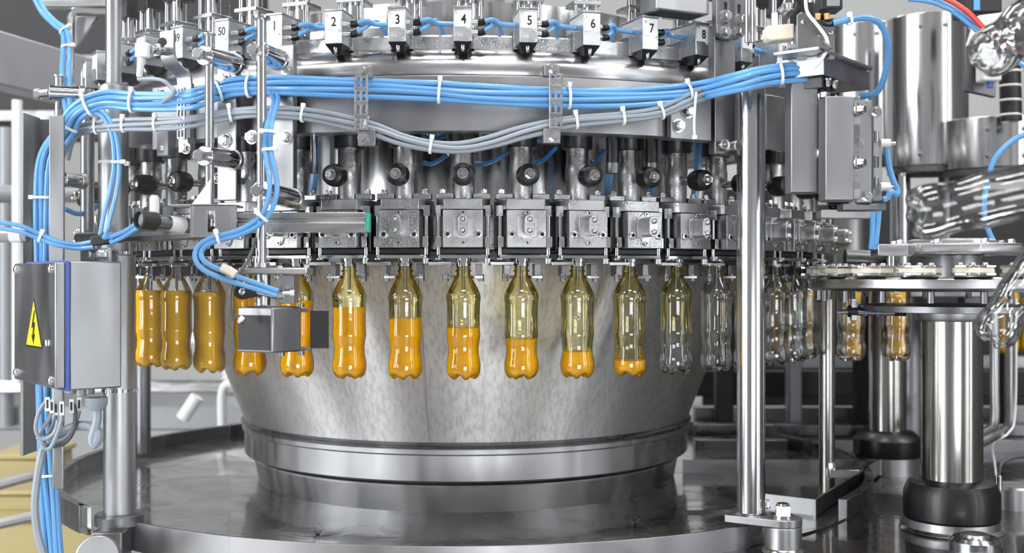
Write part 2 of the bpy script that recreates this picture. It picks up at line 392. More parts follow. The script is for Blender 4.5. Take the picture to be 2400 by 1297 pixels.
for i in range(9):
    z = .01-.375*i/8; r = .742+(.592-.742)*(.02-z)/.392+.0005; sp.append(V(r*math.sin(a), -r*math.cos(a), z))
part(dr, 'seam_weld', MB().tube(sp, .0035, 6, 2), 'steel_satin', 0, True)
# inner hub and valve carrier
cr_ = thing('valve_carrier', 'rotating steel carrier ring with hub behind the filling valves', 'ring', (0, 0, .03))
part(cr_, 'hub', MB().lathe([(.55, .04), (.55, .62)], 96), 'post_steel', 0, True)
part(cr_, 'carrier_ring', MB().lathe([(.70, .055), (.862, .055), (.862, .062), (.855, .066), (.855, .118), (.70, .118)], 128, closed=True), 'steel', 0, True)
part(cr_, 'lower_flange', MB().lathe([(.72, .03), (.85, .03), (.85, .05), (.72, .05)], 128, closed=True), 'steel_dark', 0, True)
mf = thing('manifold_ring', 'fat steel ring pipe running below the numbered boxes', 'pipe', (0, 0, .34))
part(mf, 'ring_pipe', MB().lathe([(.915+.045*math.cos(t*math.pi/12), .395+.045*math.sin(t*math.pi/12)) for t in range(24)], 160, closed=True), 'steel', 0, True)
part(mf, 'ledge', MB().lathe([(.80, .437), (.925, .437), (.925, .462), (.92, .466), (.80, .466)], 128, closed=True), 'alu', 0, True)
part(mf, 'upper_ledge', MB().lathe([(.72, .45), (.84, .45), (.84, .50), (.72, .50)], 128, closed=True), 'steel_satin', 0, True)
# fixed front guide band
gr = thing('guide_band', 'wide plain steel band curving around the front of the carousel', 'band', (0, -.99, .271))
part(gr, 'band', MB().lathe([(.988, .271), (1.0, .271), (1.0, .375), (.988, .375)], 128, a0=ring_angle(300, 1.0), a1=ring_angle(1850, 1.0), closed=True), 'steel_plate', .0015, True)
part(gr, 'bottom_flange', MB().lathe([(.955, .271), (.988, .271), (.988, .277), (.955, .277)], 128, a0=ring_angle(300, 1.0), a1=ring_angle(1850, 1.0), closed=True), 'steel_plate', 0, True)
# ================================================================== bottles
RV = .9
def theta(n): return math.radians(1.70+7.2*(n-4))
BP = [(.0128, .030), (.0128, .0180), (.0136, .0172), (.0128, .0160), (.0128, .0140), (.0160, .0132), (.0160, .0112), (.0130, .0104), (.0134, .0060), (.0158, .0005), (.023, -.0123),
      (.0307, -.0276), (.0337, -.0378), (.0334, -.045), (.0325, -.0532), (.0318, -.0787), (.0322, -.1017), (.0330, -.1132), (.0312, -.1247), (.0297, -.1375), (.0302, -.1503), (.0327, -.163), (.0336, -.1715), (.0331, -.181)]
def profile():
    pts = catmull([V(r, 0, z) for r, z in BP[8:]], 3)
    return BP[:8]+[(p.x, p.z) for p in pts]
PROF = profile()
def bottle_rows(shrink=0.0):
    rows = [(r-shrink, z, 0) for r, z in PROF]
    return rows+[(.0318-shrink, -.187, .10), (.0300-shrink, -.1915, .35), (.0265-shrink, -.1955, .8), (.0215-shrink, -.1985, 1), (.0150, -.1955+.5*shrink, .7), (.008, -.190+shrink, .3), (0, -.188+shrink, 0)]
def bottle_mesh(shrink=0, level=None, name='bottle'):
    n = 40; rows = bottle_rows(shrink); mb = MB()
    if level is not None:
        cut = [q for q in rows if q[1] < level]
        hi = [q for q in rows if q[1] >= level][-1]; lo = cut[0]; t = (hi[1]-level)/(hi[1]-lo[1])
        top = (hi[0]+(lo[0]-hi[0])*t, level, 0)
        rows = [(0, level-.0004, 0), (top[0]*.96, level-.0002, 0), (top[0]*.985, level+.0006, 0), (top[0], level+.001, 0)]+[q for q in cut]
    vs = []
    for r, z, k in rows:
        for i in range(n):
            a = 2*math.pi*i/n; m = .5+.5*math.cos(5*a); lob = (1-m)**1.5
            vs.append((r*(1-.10*k*lob)*math.cos(a), r*(1-.10*k*lob)*math.sin(a), z+k*lob*.010))
    fs = [(j*n+i, j*n+(i+1) % n, (j+1)*n+(i+1) % n, (j+1)*n+i) for j in range(len(rows)-1) for i in range(n)]
    return mesh_of(MB().add(vs, fs), name, ang=80)
ME_BOTTLE = {}
for k in ('pet_clear', 'pet_film', 'pet_half_film'):
    me = bottle_mesh(); me.materials.append(MATS[k]); ME_BOTTLE[k] = me
JUICE = {}
def bottle(loc, rot, label, group, mat='pet_clear', level=None):
    o = link(bpy.data.objects.new('plastic_bottle', None)); o.empty_display_size = .02
    o.location = loc; o.rotation_euler = rot; tag(o, label, 'bottle', group)
    b = link(bpy.data.objects.new('bottle_shell', ME_BOTTLE[mat])); b.parent = o
    if level is not None:
        if level not in JUICE:
            JUICE[level] = bottle_mesh(.0009, level, 'juice'); JUICE[level].materials.append(MATS['juice'])
        j = link(bpy.data.objects.new('juice', JUICE[level])); j.parent = o; j['label'] = 'orange juice'
    return o
def lv(y): return round(-(y-650)/1207, 4)
fills = {9: ('pet_clear', None, 'empty clear bottle just left of the polished post, below valve nine'),
 8: ('pet_half_film', None, 'bottle with only yellow froth running down inside, below valve eight'),
 7: ('pet_film', lv(852), 'bottle with a thin layer of juice at its bottom, below valve seven'),
 6: ('pet_film', lv(828), 'bottle about one quarter full of orange juice, below valve six'),
 5: ('pet_film', lv(796), 'bottle about one third full of orange juice, below valve five'),
 4: ('pet_film', lv(770), 'bottle not quite half full of orange juice, below valve four'),
 3: ('pet_film', lv(749), 'bottle just over half full of orange juice, below valve three'),
 2: ('pet_film', lv(723), 'bottle two thirds full of orange juice, right of the boxed sensor, below valve two'),
 1: ('pet_film', lv(708), 'bottle of orange juice mostly hidden behind the right side of the boxed sensor'),
 50: ('pet_film', lv(694), 'bottle of orange juice behind the left side of the boxed sensor'),
 49: ('pet_clear', lv(688), 'filled orange juice bottle next left of the boxed sensor'),
 48: ('pet_clear', lv(686), 'filled orange juice bottle, second left of the boxed sensor'),
 47: ('pet_clear', lv(686), 'filled orange juice bottle, third left of the boxed sensor'),
 46: ('pet_clear', lv(686), 'filled orange juice bottle half hidden by the left post'),
 45: ('pet_clear', lv(686), 'filled orange juice bottle behind the left post'),
 10: ('pet_clear', None, 'empty clear bottle behind the polished post'),
 11: ('pet_clear', None, 'empty clear bottle at the right edge of the polished post'),
 12: ('pet_clear', None, 'empty clear bottle, second right of the polished post'),
 13: ('pet_clear', None, 'empty clear bottle, third right of the polished post'),
 14: ('pet_clear', None, 'empty clear bottle, fourth right of the polished post'),
 15: ('pet_clear', None, 'empty clear bottle, fifth right of the polished post')}
def vn(n): return n if n <= 25 else n-50
for n, (mt, lev, lb) in fills.items():
    a = theta(vn(n)); bottle((RV*math.sin(a), -RV*math.cos(a), 0), (0, 0, a+.3*n), lb, 'bottles hanging from the carousel', mt, lev)

# ================================================================== filling valves
NUM = {i+1: t for i, t in enumerate('one two three four five six seven eight nine ten'.split())}; NUM[49] = 'forty-nine'; NUM[50] = 'fifty'
ORD = dict(enumerate('zero first second third fourth fifth sixth seventh'.split()))
def make_valve():
    t = thing('filling_valve', '', 'valve')
    part(t, 'black_cap', MB().lathe([(.029, .252), (.0305, .255), (.0305, .36), (0, .36)], 28), 'black_rubber')
    part(t, 'cylinder', MB().lathe([(0, .150), (.0225, .150), (.0225, .188), (.0238, .190), (.0238, .221), (.0225, .223), (.0225, .256), (0, .256)], 28), 'steel_wet')
    part(t, 'seal_ring', MB().lathe([(0, .1475), (.0245, .1475), (.0245, .152), (0, .152)], 28), 'white_plastic')
    rl = part(t, 'roller', MB().lathe([(0, 0), (.013, 0), (.019, .006), (.0215, .016), (.0215, .030), (.0195, .040), (.012, .044), (0, .044)], 28, (0, -.052, .193), (0, -1, 0)), 'black_rubber', ang=50)
    part(rl, 'bolt', MB().hexbolt((0, -.096, .193), (0, -1, 0), .0082, .010), 'chrome')
    part(t, 'roller_shaft', MB().cyl((0, -.018, .193), (0, -.053, .193), .0075), 'chrome')
    fp = [(-.051, -.028), (-.036, -.056), (.036, -.056), (.051, -.028), (.051, .04), (-.051, .04)]
    part(t, 'flange', MB().prism(fp, .1285, .149, 'xy'), 'steel_wet', .0012)
    bd = part(t, 'body', MB().box(-.038, .038, -.064, .045, .056, .1275), 'steel_wet', .0012)
    dp = [(-.019, .077), (-.010, .075), (-.0065, .065), (0, .0605), (.0065, .065), (.010, .075), (.019, .077), (.019, .117), (.010, .119), (.0065, .1235), (0, .127), (-.0065, .1235), (-.010, .119), (-.019, .117)]
    dpl = part(t, 'front_plate', MB().prism(dp, -.067, -.064), 'steel', .0006)
    st = [(.0092*math.cos(q), .087+.0092*math.sin(q)) for q in [math.pi+math.pi*i/10 for i in range(11)]]+[(.0092*math.cos(q), .108+.0092*math.sin(q)) for q in [math.pi*i/10 for i in range(11)]]
    part(dpl, 'pin_block', MB().prism(st, -.098, -.067), 'steel', .001)
    for z in (.087, .108): part(dpl, 'pin', MB().dome((0, -.098, z), (0, -1, 0), .0056, .007), 'chrome')
    for z in (.0655, .1225): sockets(dpl, 'screw', (0, -.067, z), (0, -1, 0), .0042, .003)
    for x in (-.029, .029): sockets(bd, 'socket_bolt', (x, -.064, .081), (0, -1, 0), .0074, .004)
    for s in (-1, 1):
        part(t, 'side_block', MB().box(s*.04325-.00475, s*.04325+.00475, -.01, .045, .05, .128), 'steel_dark', .001)
        rd = part(t, 'tie_rod', MB().cyl((s*.047, -.034, .028), (s*.047, -.034, .126), .0042), 'chrome')
        part(rd, 'nut', MB().cyl((s*.047, -.034, .117), (s*.047, -.034, .137), .0088, n=6), 'steel')
        part(rd, 'foot', MB().cyl((s*.047, -.034, .026), (s*.047, -.034, .036), .0075), 'steel')
        part(rd, 'guide_block', MB().box(s*.047-.0055, s*.047+.0055, -.046, -.034, .057, .078), 'chrome', .0008)
        kn = part(t, 'link_arm', MB().box(s*.036-.017, s*.036+.017, -.018, .004, .150, .162), 'steel_wet', .002)
        part(kn, 'bolt', MB().hexbolt((s*.040, -.007, .162), (0, 0, 1), .0062, .007), 'zinc')
        gb = part(t, 'gripper_bracket', MB().box(s*.030-.0065, s*.030+.0065, -.014, .012, .002, .026), 'steel_dark', .001)
        part(gb, 'gripper_jaw', MB().prism([(s*.038, -.022), (s*.038, -.006), (s*.026, .008), (s*.0145, .006), (s*.0165, -.006), (s*.026, -.014)], -.003, .003, 'xy'), 'steel', .0008)
        part(gb, 'pin', MB().cyl((s*.034, -.012, -.008), (s*.034, -.012, .006), .006), 'steel_dark')
    part(t, 'seal_plate', MB().box(-.044, .044, -.036, .03, .044, .0555), 'black_plastic', .002)
    part(t, 'cross_bar', MB().prism([(-.052, -.034), (-.046, -.044), (.046, -.044), (.052, -.034), (.052, -.024), (-.052, -.024)], .036, .0425, 'xy'), 'chrome', .0008)
    part(t, 'nozzle_stem', MB().lathe([(0, .04), (.0125, .04), (.0125, .06), (0, .06)], 24), 'steel_dark')
    part(t, 'nozzle_collar', MB().lathe([(0, .0205), (.0128, .0205), (.0145, .0215), (.0145, .0295), (.0165, .0305), (.0165, .0425), (.0135, .0435), (0, .0435)], 28), 'chrome')
    am = part(t, 'swing_arm', MB().prism([(-.066, -.044), (-.069, -.034), (-.066, -.024), (-.02, -.020), (-.018, -.03), (-.022, -.044)], .0225, .0295, 'xy'), 'steel', .001)
    part(am, 'rubber_pad', MB().prism([(-.060, -.046), (-.063, -.034), (-.060, -.022), (-.034, -.024), (-.034, -.044)], .0295, .0335, 'xy'), 'black_rubber', .001)
    part(t, 'vent_tube', MB().cyl((0, 0, .021), (0, 0, -.034), .0032, n=12), 'steel_dark')
    # upper actuator seen above the manifold ring
    part(t, 'actuator_block', MB().box(-.022, .022, -.04, .02, .436, .475), 'steel_wet', .001)
    part(t, 'actuator_cylinder', MB().cyl((.012, -.002, .475), (.012, -.002, .70), .0165, n=24), 'chrome')
    part(t, 'actuator_flange', MB().lathe([(0, .489), (.0235, .489), (.0235, .496), (0, .496)], 28, (.012, -.002, 0)), 'steel')
    for x, y in ((-.009, -.018), (.033, -.018)): part(t, 'guide_rod', MB().cyl((x, y, .49), (x, y, .72), .0038, n=12), 'chrome')
    part(t, 'guide_plate', MB().box(-.016, .040, -.03, .026, .532, .540), 'steel', .001)
    part(t, 'top_block', MB().box(-.014, .038, -.026, .022, .585, .66), 'black_plastic', .002)
    return t
proto = make_valve()
side = {9: 'above the last empty bottle left of the post', 10: 'half hidden by the polished post'}
first = True
for k in range(-7, 16):
    n = k if k >= 1 else k+50
    t = proto if first else copy_tree(proto); first = False
    a = theta(k); t.location = (RV*math.sin(a), -RV*math.cos(a), 0); t.rotation_euler = (0, 0, a)
    if n <= 10 or n >= 49: lb = 'steel filling valve with black roller standing under box number %s' % NUM[n]
    elif n < 20: lb = 'steel filling valve right of the polished post, %s to the right of valve ten' % ORD[n-10]
    else: lb = 'steel filling valve near the left post, %s to the left of valve forty-nine' % ORD[49-n]
    tag(t, lb, 'valve', 'filling valves of the carousel')

# ================================================================== numbered control boxes
def make_ctrl():
    t = thing('control_box', '', 'control box')
    h = part(t, 'housing', MB().box(-.0172, .0172, 0, .082, .441, .503), 'alu', .0012)
    part(h, 'lid', MB().box(-.0182, .0182, -.001, .084, .503, .507), 'steel_wet', .0008)
    part(h, 'number_plate', MB().prism([(-.0150, .468), (.006, .468), (.0115, .4625), (.0150, .4655), (.0150, .493), (.0150, .498), (-.0105, .498), (-.0150, .4955)], -.0012, 0), 'tag_white')
    for x, z in ((-.0118, .4945), (.0118, .4665)): part(h, 'screw', MB().dome((x, -.0012, z), (0, -1, 0), .0022, .0014), 'zinc')
    part(t, 'hopper', MB().add([(-.017, .002, .441), (.017, .002, .441), (.017, .08, .441), (-.017, .08, .441), (-.008, .02, .425), (.008, .02, .425), (.008, .06, .425), (-.008, .06, .425)],
        [(0, 1, 2, 3), (7, 6, 5, 4), (0, 4, 5, 1), (1, 5, 6, 2), (2, 6, 7, 3), (3, 7, 4, 0)]), 'black_plastic')
    part(t, 'drain_pin', MB().dome((0, .012, .436), (0, 0, -1), .0045, .012), 'chrome')
    for z in (.462, .481):
        f = part(t, 'fitting', MB().cyl((.0172, .022, z), (.029, .022, z), .0055, n=14), 'zinc')
        part(f, 'elbow', MB().tube([(.028, .022, z), (.035, .022, z), (.041, .022, z+.002)], .0068, 10), 'black_rubber')
    part(t, 'bracket', MB().box(-.006, .006, .07, .105, .44, .46), 'steel_dark')
    return t
cb = make_ctrl(); first = True; RB = .985
for k in range(-7, 14):
    n = k if k >= 1 else k+50
    t = cb if first else copy_tree(cb); first = False
    a = theta(k); t.location = (RB*math.sin(a), -RB*math.cos(a), 0); t.rotation_euler = (0, 0, a)
    if n <= 10 or n >= 49:
        lb = 'small steel box with white plate bearing the number %s' % NUM[n]
        q = link(bpy.data.objects.new('number', text_mesh(str(n), .0245 if n < 10 else .0225, 'number'))); q.parent = [c for c in t.children if c.name.startswith('housing')][0]; q.location = (.0015, -.0014, .4815); q['label'] = 'black number %d' % n
        q.scale = (.82, 1, 1)
    elif n < 20: lb = 'small steel box with white plate, %s to the right of box number ten' % ORD[n-10]
    else: lb = 'small steel box with white plate, %s to the left of box number forty-nine' % ORD[49-n]
    tag(t, lb, 'control box', 'numbered boxes around the carousel')
    # hose to the next box
    if k < 13:
        def lp(kk, x, y, z): aa = theta(kk); return Matrix.Rotation(aa, 4, 'Z') @ Vector((x, y-RB, z))
        lb = ('blue air hoses leaving the right side of box number %s' % NUM[n]) if (n <= 10 or n >= 49) else ('blue air hoses leaving the %s box %s' % ((ORD[n-10], 'right of box number ten') if n < 20 else (ORD[49-n], 'left of box number forty-nine')))
        h = thing('air_hose', lb, 'hose', tuple(lp(k, .04, .022, .482)), 0, 'blue hoses linking the numbered boxes')
        part(h, 'upper_hose', MB().tube([lp(k, .037, .022, .482), lp(k, .055, .03, .488), lp(k+1, -.05, .045, .484), lp(k+1, -.0172, .045, .482)], .0048, 10), 'blue_hose', 0, True)
        part(h, 'lower_hose', MB().tube([lp(k, .037, .022, .464), lp(k, .05, .03, .474), lp(k, .066, .06, .492), lp(k, .075, .09, .47), lp(k, .08, .1, .45)], .0042, 10), 'blue_hose', 0, True)
# ================================================================== fixed frame around the carousel
def ring_frame(px, r):
    a = ring_angle(px, r); d = -CY-r*math.cos(a); return Matrix.Rotation(a, 4, 'Z') @ Matrix.Translation((0, -r, 0)), F/d, a
def ring_plate(mb, px0, px1, py0, py1, r, th):
    """plate standing on the ring radius r, facing outwards"""
    M, s, a = ring_frame((px0+px1)/2, r); hw = (px1-px0)/2/s/max(.35, math.cos(a)); mb.box(-hw, hw, 0, th, -(py1-650)/s, -(py0-650)/s, M); return M, s, a
def rbolt(px, py, r, rad=.0105, h=.012, kind='hex'):
    M, s, a = ring_frame(px, r); p = M @ V(0, 0, -(py-650)/s); o = Vector((math.sin(a), -math.cos(a), 0)); mb = MB()
    return mb.hexbolt(p, o, rad, h) if kind == 'hex' else mb.socket(p, o, rad, h)
def base_of(mb):
    xs = [v.x for v in mb.v]; ys = [v.y for v in mb.v]; zs = [v.z for v in mb.v]; return ((min(xs)+max(xs))/2, (min(ys)+max(ys))/2, min(zs))
def gridplate(mb, xs, zs, hole, y0, y1, M=None):
    nx, nz = len(xs), len(zs); vs = []; fs = []
    for y in (y0, y1): vs += [(x, y, z) for z in zs for x in xs]
    K = nx*nz; solid = lambda i, j: 0 <= i < nx-1 and 0 <= j < nz-1 and not hole(i, j)
    for j in range(nz-1):
        for i in range(nx-1):
            if not solid(i, j): continue
            a, b, c, d = j*nx+i, j*nx+i+1, (j+1)*nx+i+1, (j+1)*nx+i
            fs += [(a, b, c, d), (K+d, K+c, K+b, K+a)]
            if not solid(i-1, j): fs.append((a, d, K+d, K+a))
            if not solid(i+1, j): fs.append((c, b, K+b, K+c))
            if not solid(i, j-1): fs.append((b, a, K+a, K+b))
            if not solid(i, j+1): fs.append((d, c, K+c, K+d))
    used = sorted({i for f in fs for i in f}); mp = {o: k for k, o in enumerate(used)}
    return mb.add([vs[o] for o in used], [[mp[i] for i in f] for f in fs], M)
def ring_plate_thing(name, label, px0, px1, py0, py1, r, th=.014, bolts=(), mat='steel_plate', cat='bracket'):
    mb = MB(); ring_plate(mb, px0, px1, py0, py1, r, th); t = thing(name, label, cat, base_of(mb)); part(t, 'plate', mb, mat, .0015, True)
    for b in bolts: part(t, 'bolt', rbolt(b[0], b[1], r, *b[2:]), 'zinc', 0, True)
    return t
ring_plate_thing('mounting_plate', 'tall wide steel mounting plate left of the guide band, carrying the longer rod', 597, 690, 107, 478, 1.035, .016, ((677, 170), (672, 322), (592, 322)))
ring_plate_thing('mounting_plate', 'tall narrow steel mounting plate carrying the rod with the photo sensor', 506, 556, 120, 470, 1.035, .016, ((528, 185), (530, 330)))
ring_plate_thing('mounting_plate', 'small steel lug plate hanging from the band near the left post', 364, 396, 302, 366, 1.03, .02, ((378, 349, .006, .005),))
ring_plate_thing('mounting_plate', 'steel block plate over the band right of the left post', 345, 455, 200, 348, 1.012, .012, ((440, 192, .009), (378, 214, .006, .005)))
ring_plate_thing('mounting_plate', 'steel plate at the right end of the guide band behind cables', 1570, 1672, 202, 328, 1.02, .016, ((1588, 295), (1611, 262)))
ring_plate_thing('mounting_plate', 'tall steel plate with two socket screws beside the polished post', 1673, 1727, 60, 362, 1.018, .02, ((1688, 341, .012, .016, 's'), (1719, 344, .012, .016, 's'), (1727, 205, .008, .01, 's')))
ring_plate_thing('mounting_plate', 'steel plate right behind the polished post', 1790, 1848, 225, 352, 1.0, .016, ())
# slotted hanger plate at the top
M, s, a = ring_frame(1716, 1.04); t = thing('slotted_bracket', 'steel bracket with two slots and four bolts at the top right', 'bracket', tuple(M @ V(0, 0, .42)))
zz = lambda y: -(y-650)/s
xs = [-.040, -.0205, -.0115, .0145, .0235, .040]; zs = [zz(62), zz(56), zz(12), zz(2), zz(-30)]
mb = MB(); gridplate(mb, xs, [zz(62), zz(58), zz(8), zz(-30)], lambda i, j: j == 1 and i in (1, 3), 0, .014, M)
part(t, 'plate', mb, 'steel_plate', .001, True)
part(t, 'tapered_foot', MB().prism([(-.040, zz(62)), (.040, zz(62)), (.036, zz(74)), (.016, zz(90)), (-.018, zz(92)), (-.038, zz(82))], 0, .014, 'xz', M), 'steel_plate', .001, True)
for px, py in ((1699, 38), (1735, 46), (1698, 76), (1731, 76)): part(t, 'bolt', rbolt(px, py, 1.04, .0095, .012), 'zinc', 0, True)
mb = MB(); ring_plate(mb, 1535, 1668, -60, 28, 1.02, .06); t = thing('cover_plate', 'plain steel cover plate at the top edge above boxes seven and eight', 'plate', base_of(mb)); part(t, 'plate', mb, 'steel_satin', .003, True); part(t, 'edge_strip', MB().box(-.05, .05, .0, .05, -.001, .002, ring_frame(1600, 1.018)[0] @ Matrix.Translation((0, 0, (650-29)/ring_frame(1600, 1.018)[1]))), 'dark_gap', 0, True)

# perforated cable brackets
def perforated(px0, px1, py0, py1, rows, r, label, bolts):
    M, s, a = ring_frame((px0+px1)/2, r); hw = (px1-px0)/2/s; z0, z1 = -(py1-650)/s, -(py0-650)/s
    t = thing('perforated_bracket', label, 'bracket', tuple(M @ V(0, 0, z0)), 0, 'perforated cable brackets'); e = hw*.17
    xs = [-hw, -hw*.70, -hw*.16, hw*.16, hw*.70, hw]; zs = [z0]; p = (z1-z0)/rows
    for k in range(rows): zs += [z0+k*p+p*.18, z0+k*p+p*.82]
    zs.append(z1)
    part(t, 'perforated_strip', gridplate(MB(), xs, zs, lambda i, j: i in (1, 3) and j % 2 == 1, -.004, 0, M), 'steel', .0006, True)
    for (lx0, lx1, ly0, ly1, bx, by) in bolts:
        mb = MB(); ring_plate(mb, lx0, lx1, ly0, ly1, r-.006, .02); l = part(t, 'lug', mb, 'steel_plate', .001, True)
        part(l, 'bolt', rbolt(bx, by, r-.006, .0085, .011), 'zinc', 0, True)
perforated(831, 864, 178, 306, 4, 1.068, 'perforated steel cable bracket on the band left of the middle', ((834, 870, 155, 182, 852, 166), (838, 880, 304, 342, 852, 324)))
perforated(1286, 1318, 173, 303, 4, 1.068, 'perforated steel cable bracket on the band right of the middle', ((1276, 1312, 152, 178, 1297, 162), (1274, 1314, 302, 336, 1297, 320)))
perforated(415, 439, 206, 326, 5, 1.10, 'narrow perforated steel cable bracket beside the rod with the photo sensor', ((416, 442, 322, 358, 438, 348),))

# rods and cross clamps
def clamp(t, p0, p1, bolt_at, rad=.018):
    p0, p1 = Vector(p0), Vector(p1); c = part(t, 'cross_clamp', MB().cyl(p0, p1, rad, n=28), 'chrome', .0015, True)
    part(c, 'end_collar', MB().cyl(p1-(p1-p0).normalized()*.008, p1+(p1-p0).normalized()*.003, rad*1.12, n=28), 'steel', .001, True)
    b = Vector(bolt_at); d = (b-p0).normalized(); part(c, 'bolt', MB().cyl(p0, p0+d*.018, .008).hexbolt(p0+d*.018, d, .0115, .012, False), 'zinc', 0, True)
t = thing('support_rod', 'long vertical steel rod in front of the wide plate, holding the boxed sensor', 'rod', tuple(at(613, 622, 1.99)))
part(t, 'rod', MB().cyl(at(613, 622, 1.99), at(613, 42, 1.99), .0085, n=24), 'post_steel', 0, True)
part(t, 'top_disc', MB().cyl(at(613, 46, 1.99), at(613, 38, 1.99), .0155, n=28), 'steel', .001, True)
clamp(t, at(606, 120, 1.985), at(652, 140, 2.10), at(588, 114, 1.95)); clamp(t, at(610, 447, 1.985), at(690, 468, 2.10), at(594, 446, 1.94))
t = thing('support_rod', 'shorter vertical steel rod holding the photo sensor bracket', 'rod', tuple(at(491, 478, 2.06)))
part(t, 'rod', MB().cyl(at(491, 478, 2.06), at(491, 82, 2.06), .008, n=24), 'post_steel', 0, True)
part(t, 'top_disc', MB().cyl(at(491, 84, 2.06), at(491, 78, 2.06), .0115, n=28), 'steel', .001, True)
clamp(t, at(478, 130, 2.05), at(550, 150, 2.16), at(461, 124, 2.02)); clamp(t, at(478, 366, 2.05), at(548, 375, 2.16), at(463, 364, 2.02))
t = thing('support_rod', 'vertical steel rod with a sideways clamp at the far left', 'rod', tuple(at(138, 640, 2.32)))
part(t, 'rod', MB().cyl(at(138, 640, 2.32), at(138, 180, 2.32), .0085, n=24), 'steel', 0, True)
part(t, 'top_disc', MB().cyl(at(138, 182, 2.32), at(138, 176, 2.32), .0115, n=24), 'steel', .001, True)
clamp(t, at(115, 218, 2.30), at(196, 222, 2.32), at(98, 220, 2.30), .016); clamp(t, at(150, 421, 2.30), at(196, 425, 2.33), at(140, 421, 2.31), .015)
mb = MB().cyl(at(205, 640, 2.4), at(205, 210, 2.4), .014, n=24); t = solo('back_bar', mb, 'steel_satin', 'vertical steel bar left of the big left post', 'bar')

# left post
def post_seg(t, name, px, py0, py1, d, r, mat='post_steel'):
    return part(t, name, MB().cyl(at(px, py1, d), at(px, py0, d), r, n=48), mat, .0015, True)
t = thing('machine_post', 'thick grey steel post left of the filled bottles, stepped towards the top', 'post', tuple(at(280, 1228, 2.3)))
post_seg(t, 'lower_tube', 280, 598, 1225, 2.3, .031, 'steel_satin'); post_seg(t, 'middle_tube', 266, 205, 600, 2.32, .0295, 'steel_satin'); post_seg(t, 'upper_tube', 266, -60, 205, 2.32, .0155, 'steel_satin')
part(t, 'shoulder', MB().lathe([(.0285, 0), (.0295, .0), (.0295, .006), (.016, .014), (0, .014)], 40, at(266, 212, 2.32)), 'steel', 0, True)
for py in (597, 918):
    c = part(t, 'pipe_clamp', MB().lathe([(.0315, 0), (.035, 0), (.035, .006), (.0315, .006)], 40, at(280, py, 2.3), closed=True), 'chrome', 0, True)
part(t, 'base_collar', MB().lathe([(0, 0), (.048, 0), (.048, .018), (.045, .022), (0, .022)], 40, at(280, 1228, 2.3)), 'steel_dark', 0, True)
# right polished post
t = thing('machine_post', 'tall polished bright steel post right of the empty bottle', 'post', tuple(at(1760, 1210, 2.25)))
post_seg(t, 'tube', 1760, 190, 1202, 2.25, .0275, 'post_steel')
p = at(1760, 1205, 2.25); q = at(1835, 1222, 2.22)
a = math.atan2(q.y-p.y, q.x-p.x); hw, L_ = .034, (q-p).length
pl = [(-hw*math.cos(k), hw*math.sin(k)) for k in [math.pi/2-math.pi*i/10 for i in range(11)]][::-1]
pl = [(-.045, -.03), (L_, -.036)]+[(L_+.036*math.cos(k), .036*math.sin(k)) for k in [-math.pi/2+math.pi*i/12 for i in range(1, 12)]]+[(L_, .036), (-.045, .045)]
part(t, 'foot_plate', MB().prism(pl, -.016, .0, 'xy', Matrix.Translation(p) @ Matrix.Rotation(a, 4, 'Z')), 'steel_plate', .002, True)
part(t, 'stub', MB().cyl(V(q.x, q.y, -.532), V(q.x, q.y, p.z-.016), .036, n=40), 'steel_satin', .002, True)
part(t, 'weld_bead', MB().lathe([(.036, -.532), (.042, -.531), (.039, -.525), (.036, -.522)], 40, (q.x, q.y, 0)), 'steel', 0, True)
part(t, 'bolt', MB().hexbolt((q.x, q.y, p.z), (0, 0, 1), .0155, .022), 'chrome', 0, True)
part(t, 'bolt', MB().hexbolt(tuple(at(1797, 1192, 2.33)), (0, 0, 1), .006, .014), 'zinc', 0, True)
part(t, 'weld_ring', MB().lathe([(.027, 0), (.033, 0), (.029, .004), (.027, .005)], 40, p), 'steel', 0, True)

# ================================================================== left electrical box
near = at(145, 765, 2.05); phi = math.radians(38); H2 = .1165
EC = Matrix.Translation((near.x, near.y, near.z)) @ Matrix.Rotation(phi, 4, 'Z')    # local +x along the right hand face, local +y along the lid
t = thing('electrical_box', 'grey steel electrical box with yellow warning triangle and blue gasket on the left post', 'box', tuple(near-V(0, 0, H2)))
def ebx(*b): return MB().box(*b, EC)
part(t, 'housing', ebx(.014, .108, .002, .262, -H2, H2), 'steel_plate', .003, True)
part(t, 'gasket', ebx(.006, .014, .0, .264, -H2-.001, H2+.001), 'gasket_blue', .001, True)
ld = part(t, 'lid', ebx(-.012, .006, -.002, .266, -H2+.004, H2-.002), 'steel_plate', .003, True)
for y in (.022, .245):
    for z in (-H2+.018, H2-.014): part(ld, 'screw', MB().dome(EC @ V(-.012, y, z), EC.to_3x3() @ V(-1, 0, 0), .0085, .007), 'chrome', 0, True)
tri = lambda k, y=.128, z0=-.044, hh=.092, hw=.056: [(y-hw*k, z0+(1-k)*.026), (y+hw*k, z0+(1-k)*.026), (y, z0+hh-(1-k)*hh*.42)]
sg = part(ld, 'warning_sign', MB().prism(tri(1), -.0128, -.012, 'yz', EC), 'ink', 0, True, label='black bordered yellow high voltage warning triangle')
part(sg, 'yellow_field', MB().prism(tri(.86), -.0134, -.0128, 'yz', EC), 'sign_yellow', 0, True)
bo = [(.004, .030), (-.012, -.004), (-.002, -.002), (-.006, -.018), (-.012, -.016), (.0, -.034), (.010, -.014), (.003, -.016), (.010, .008), (.001, .006), (.010, .030)]
part(sg, 'lightning_bolt', MB().prism([(.128-u*1.1, z-.004) for u, z in bo], -.0138, -.0134, 'yz', EC), 'ink', 0, True)
part(t, 'latch', ebx(-.016, -.012, .045, .058, -.038, -.026), 'chrome', .001, True)
part(t, 'mounting_ear', MB().box(.095, .100, .03, .20, H2, H2+.026, EC), 'steel_plate', .001, True)
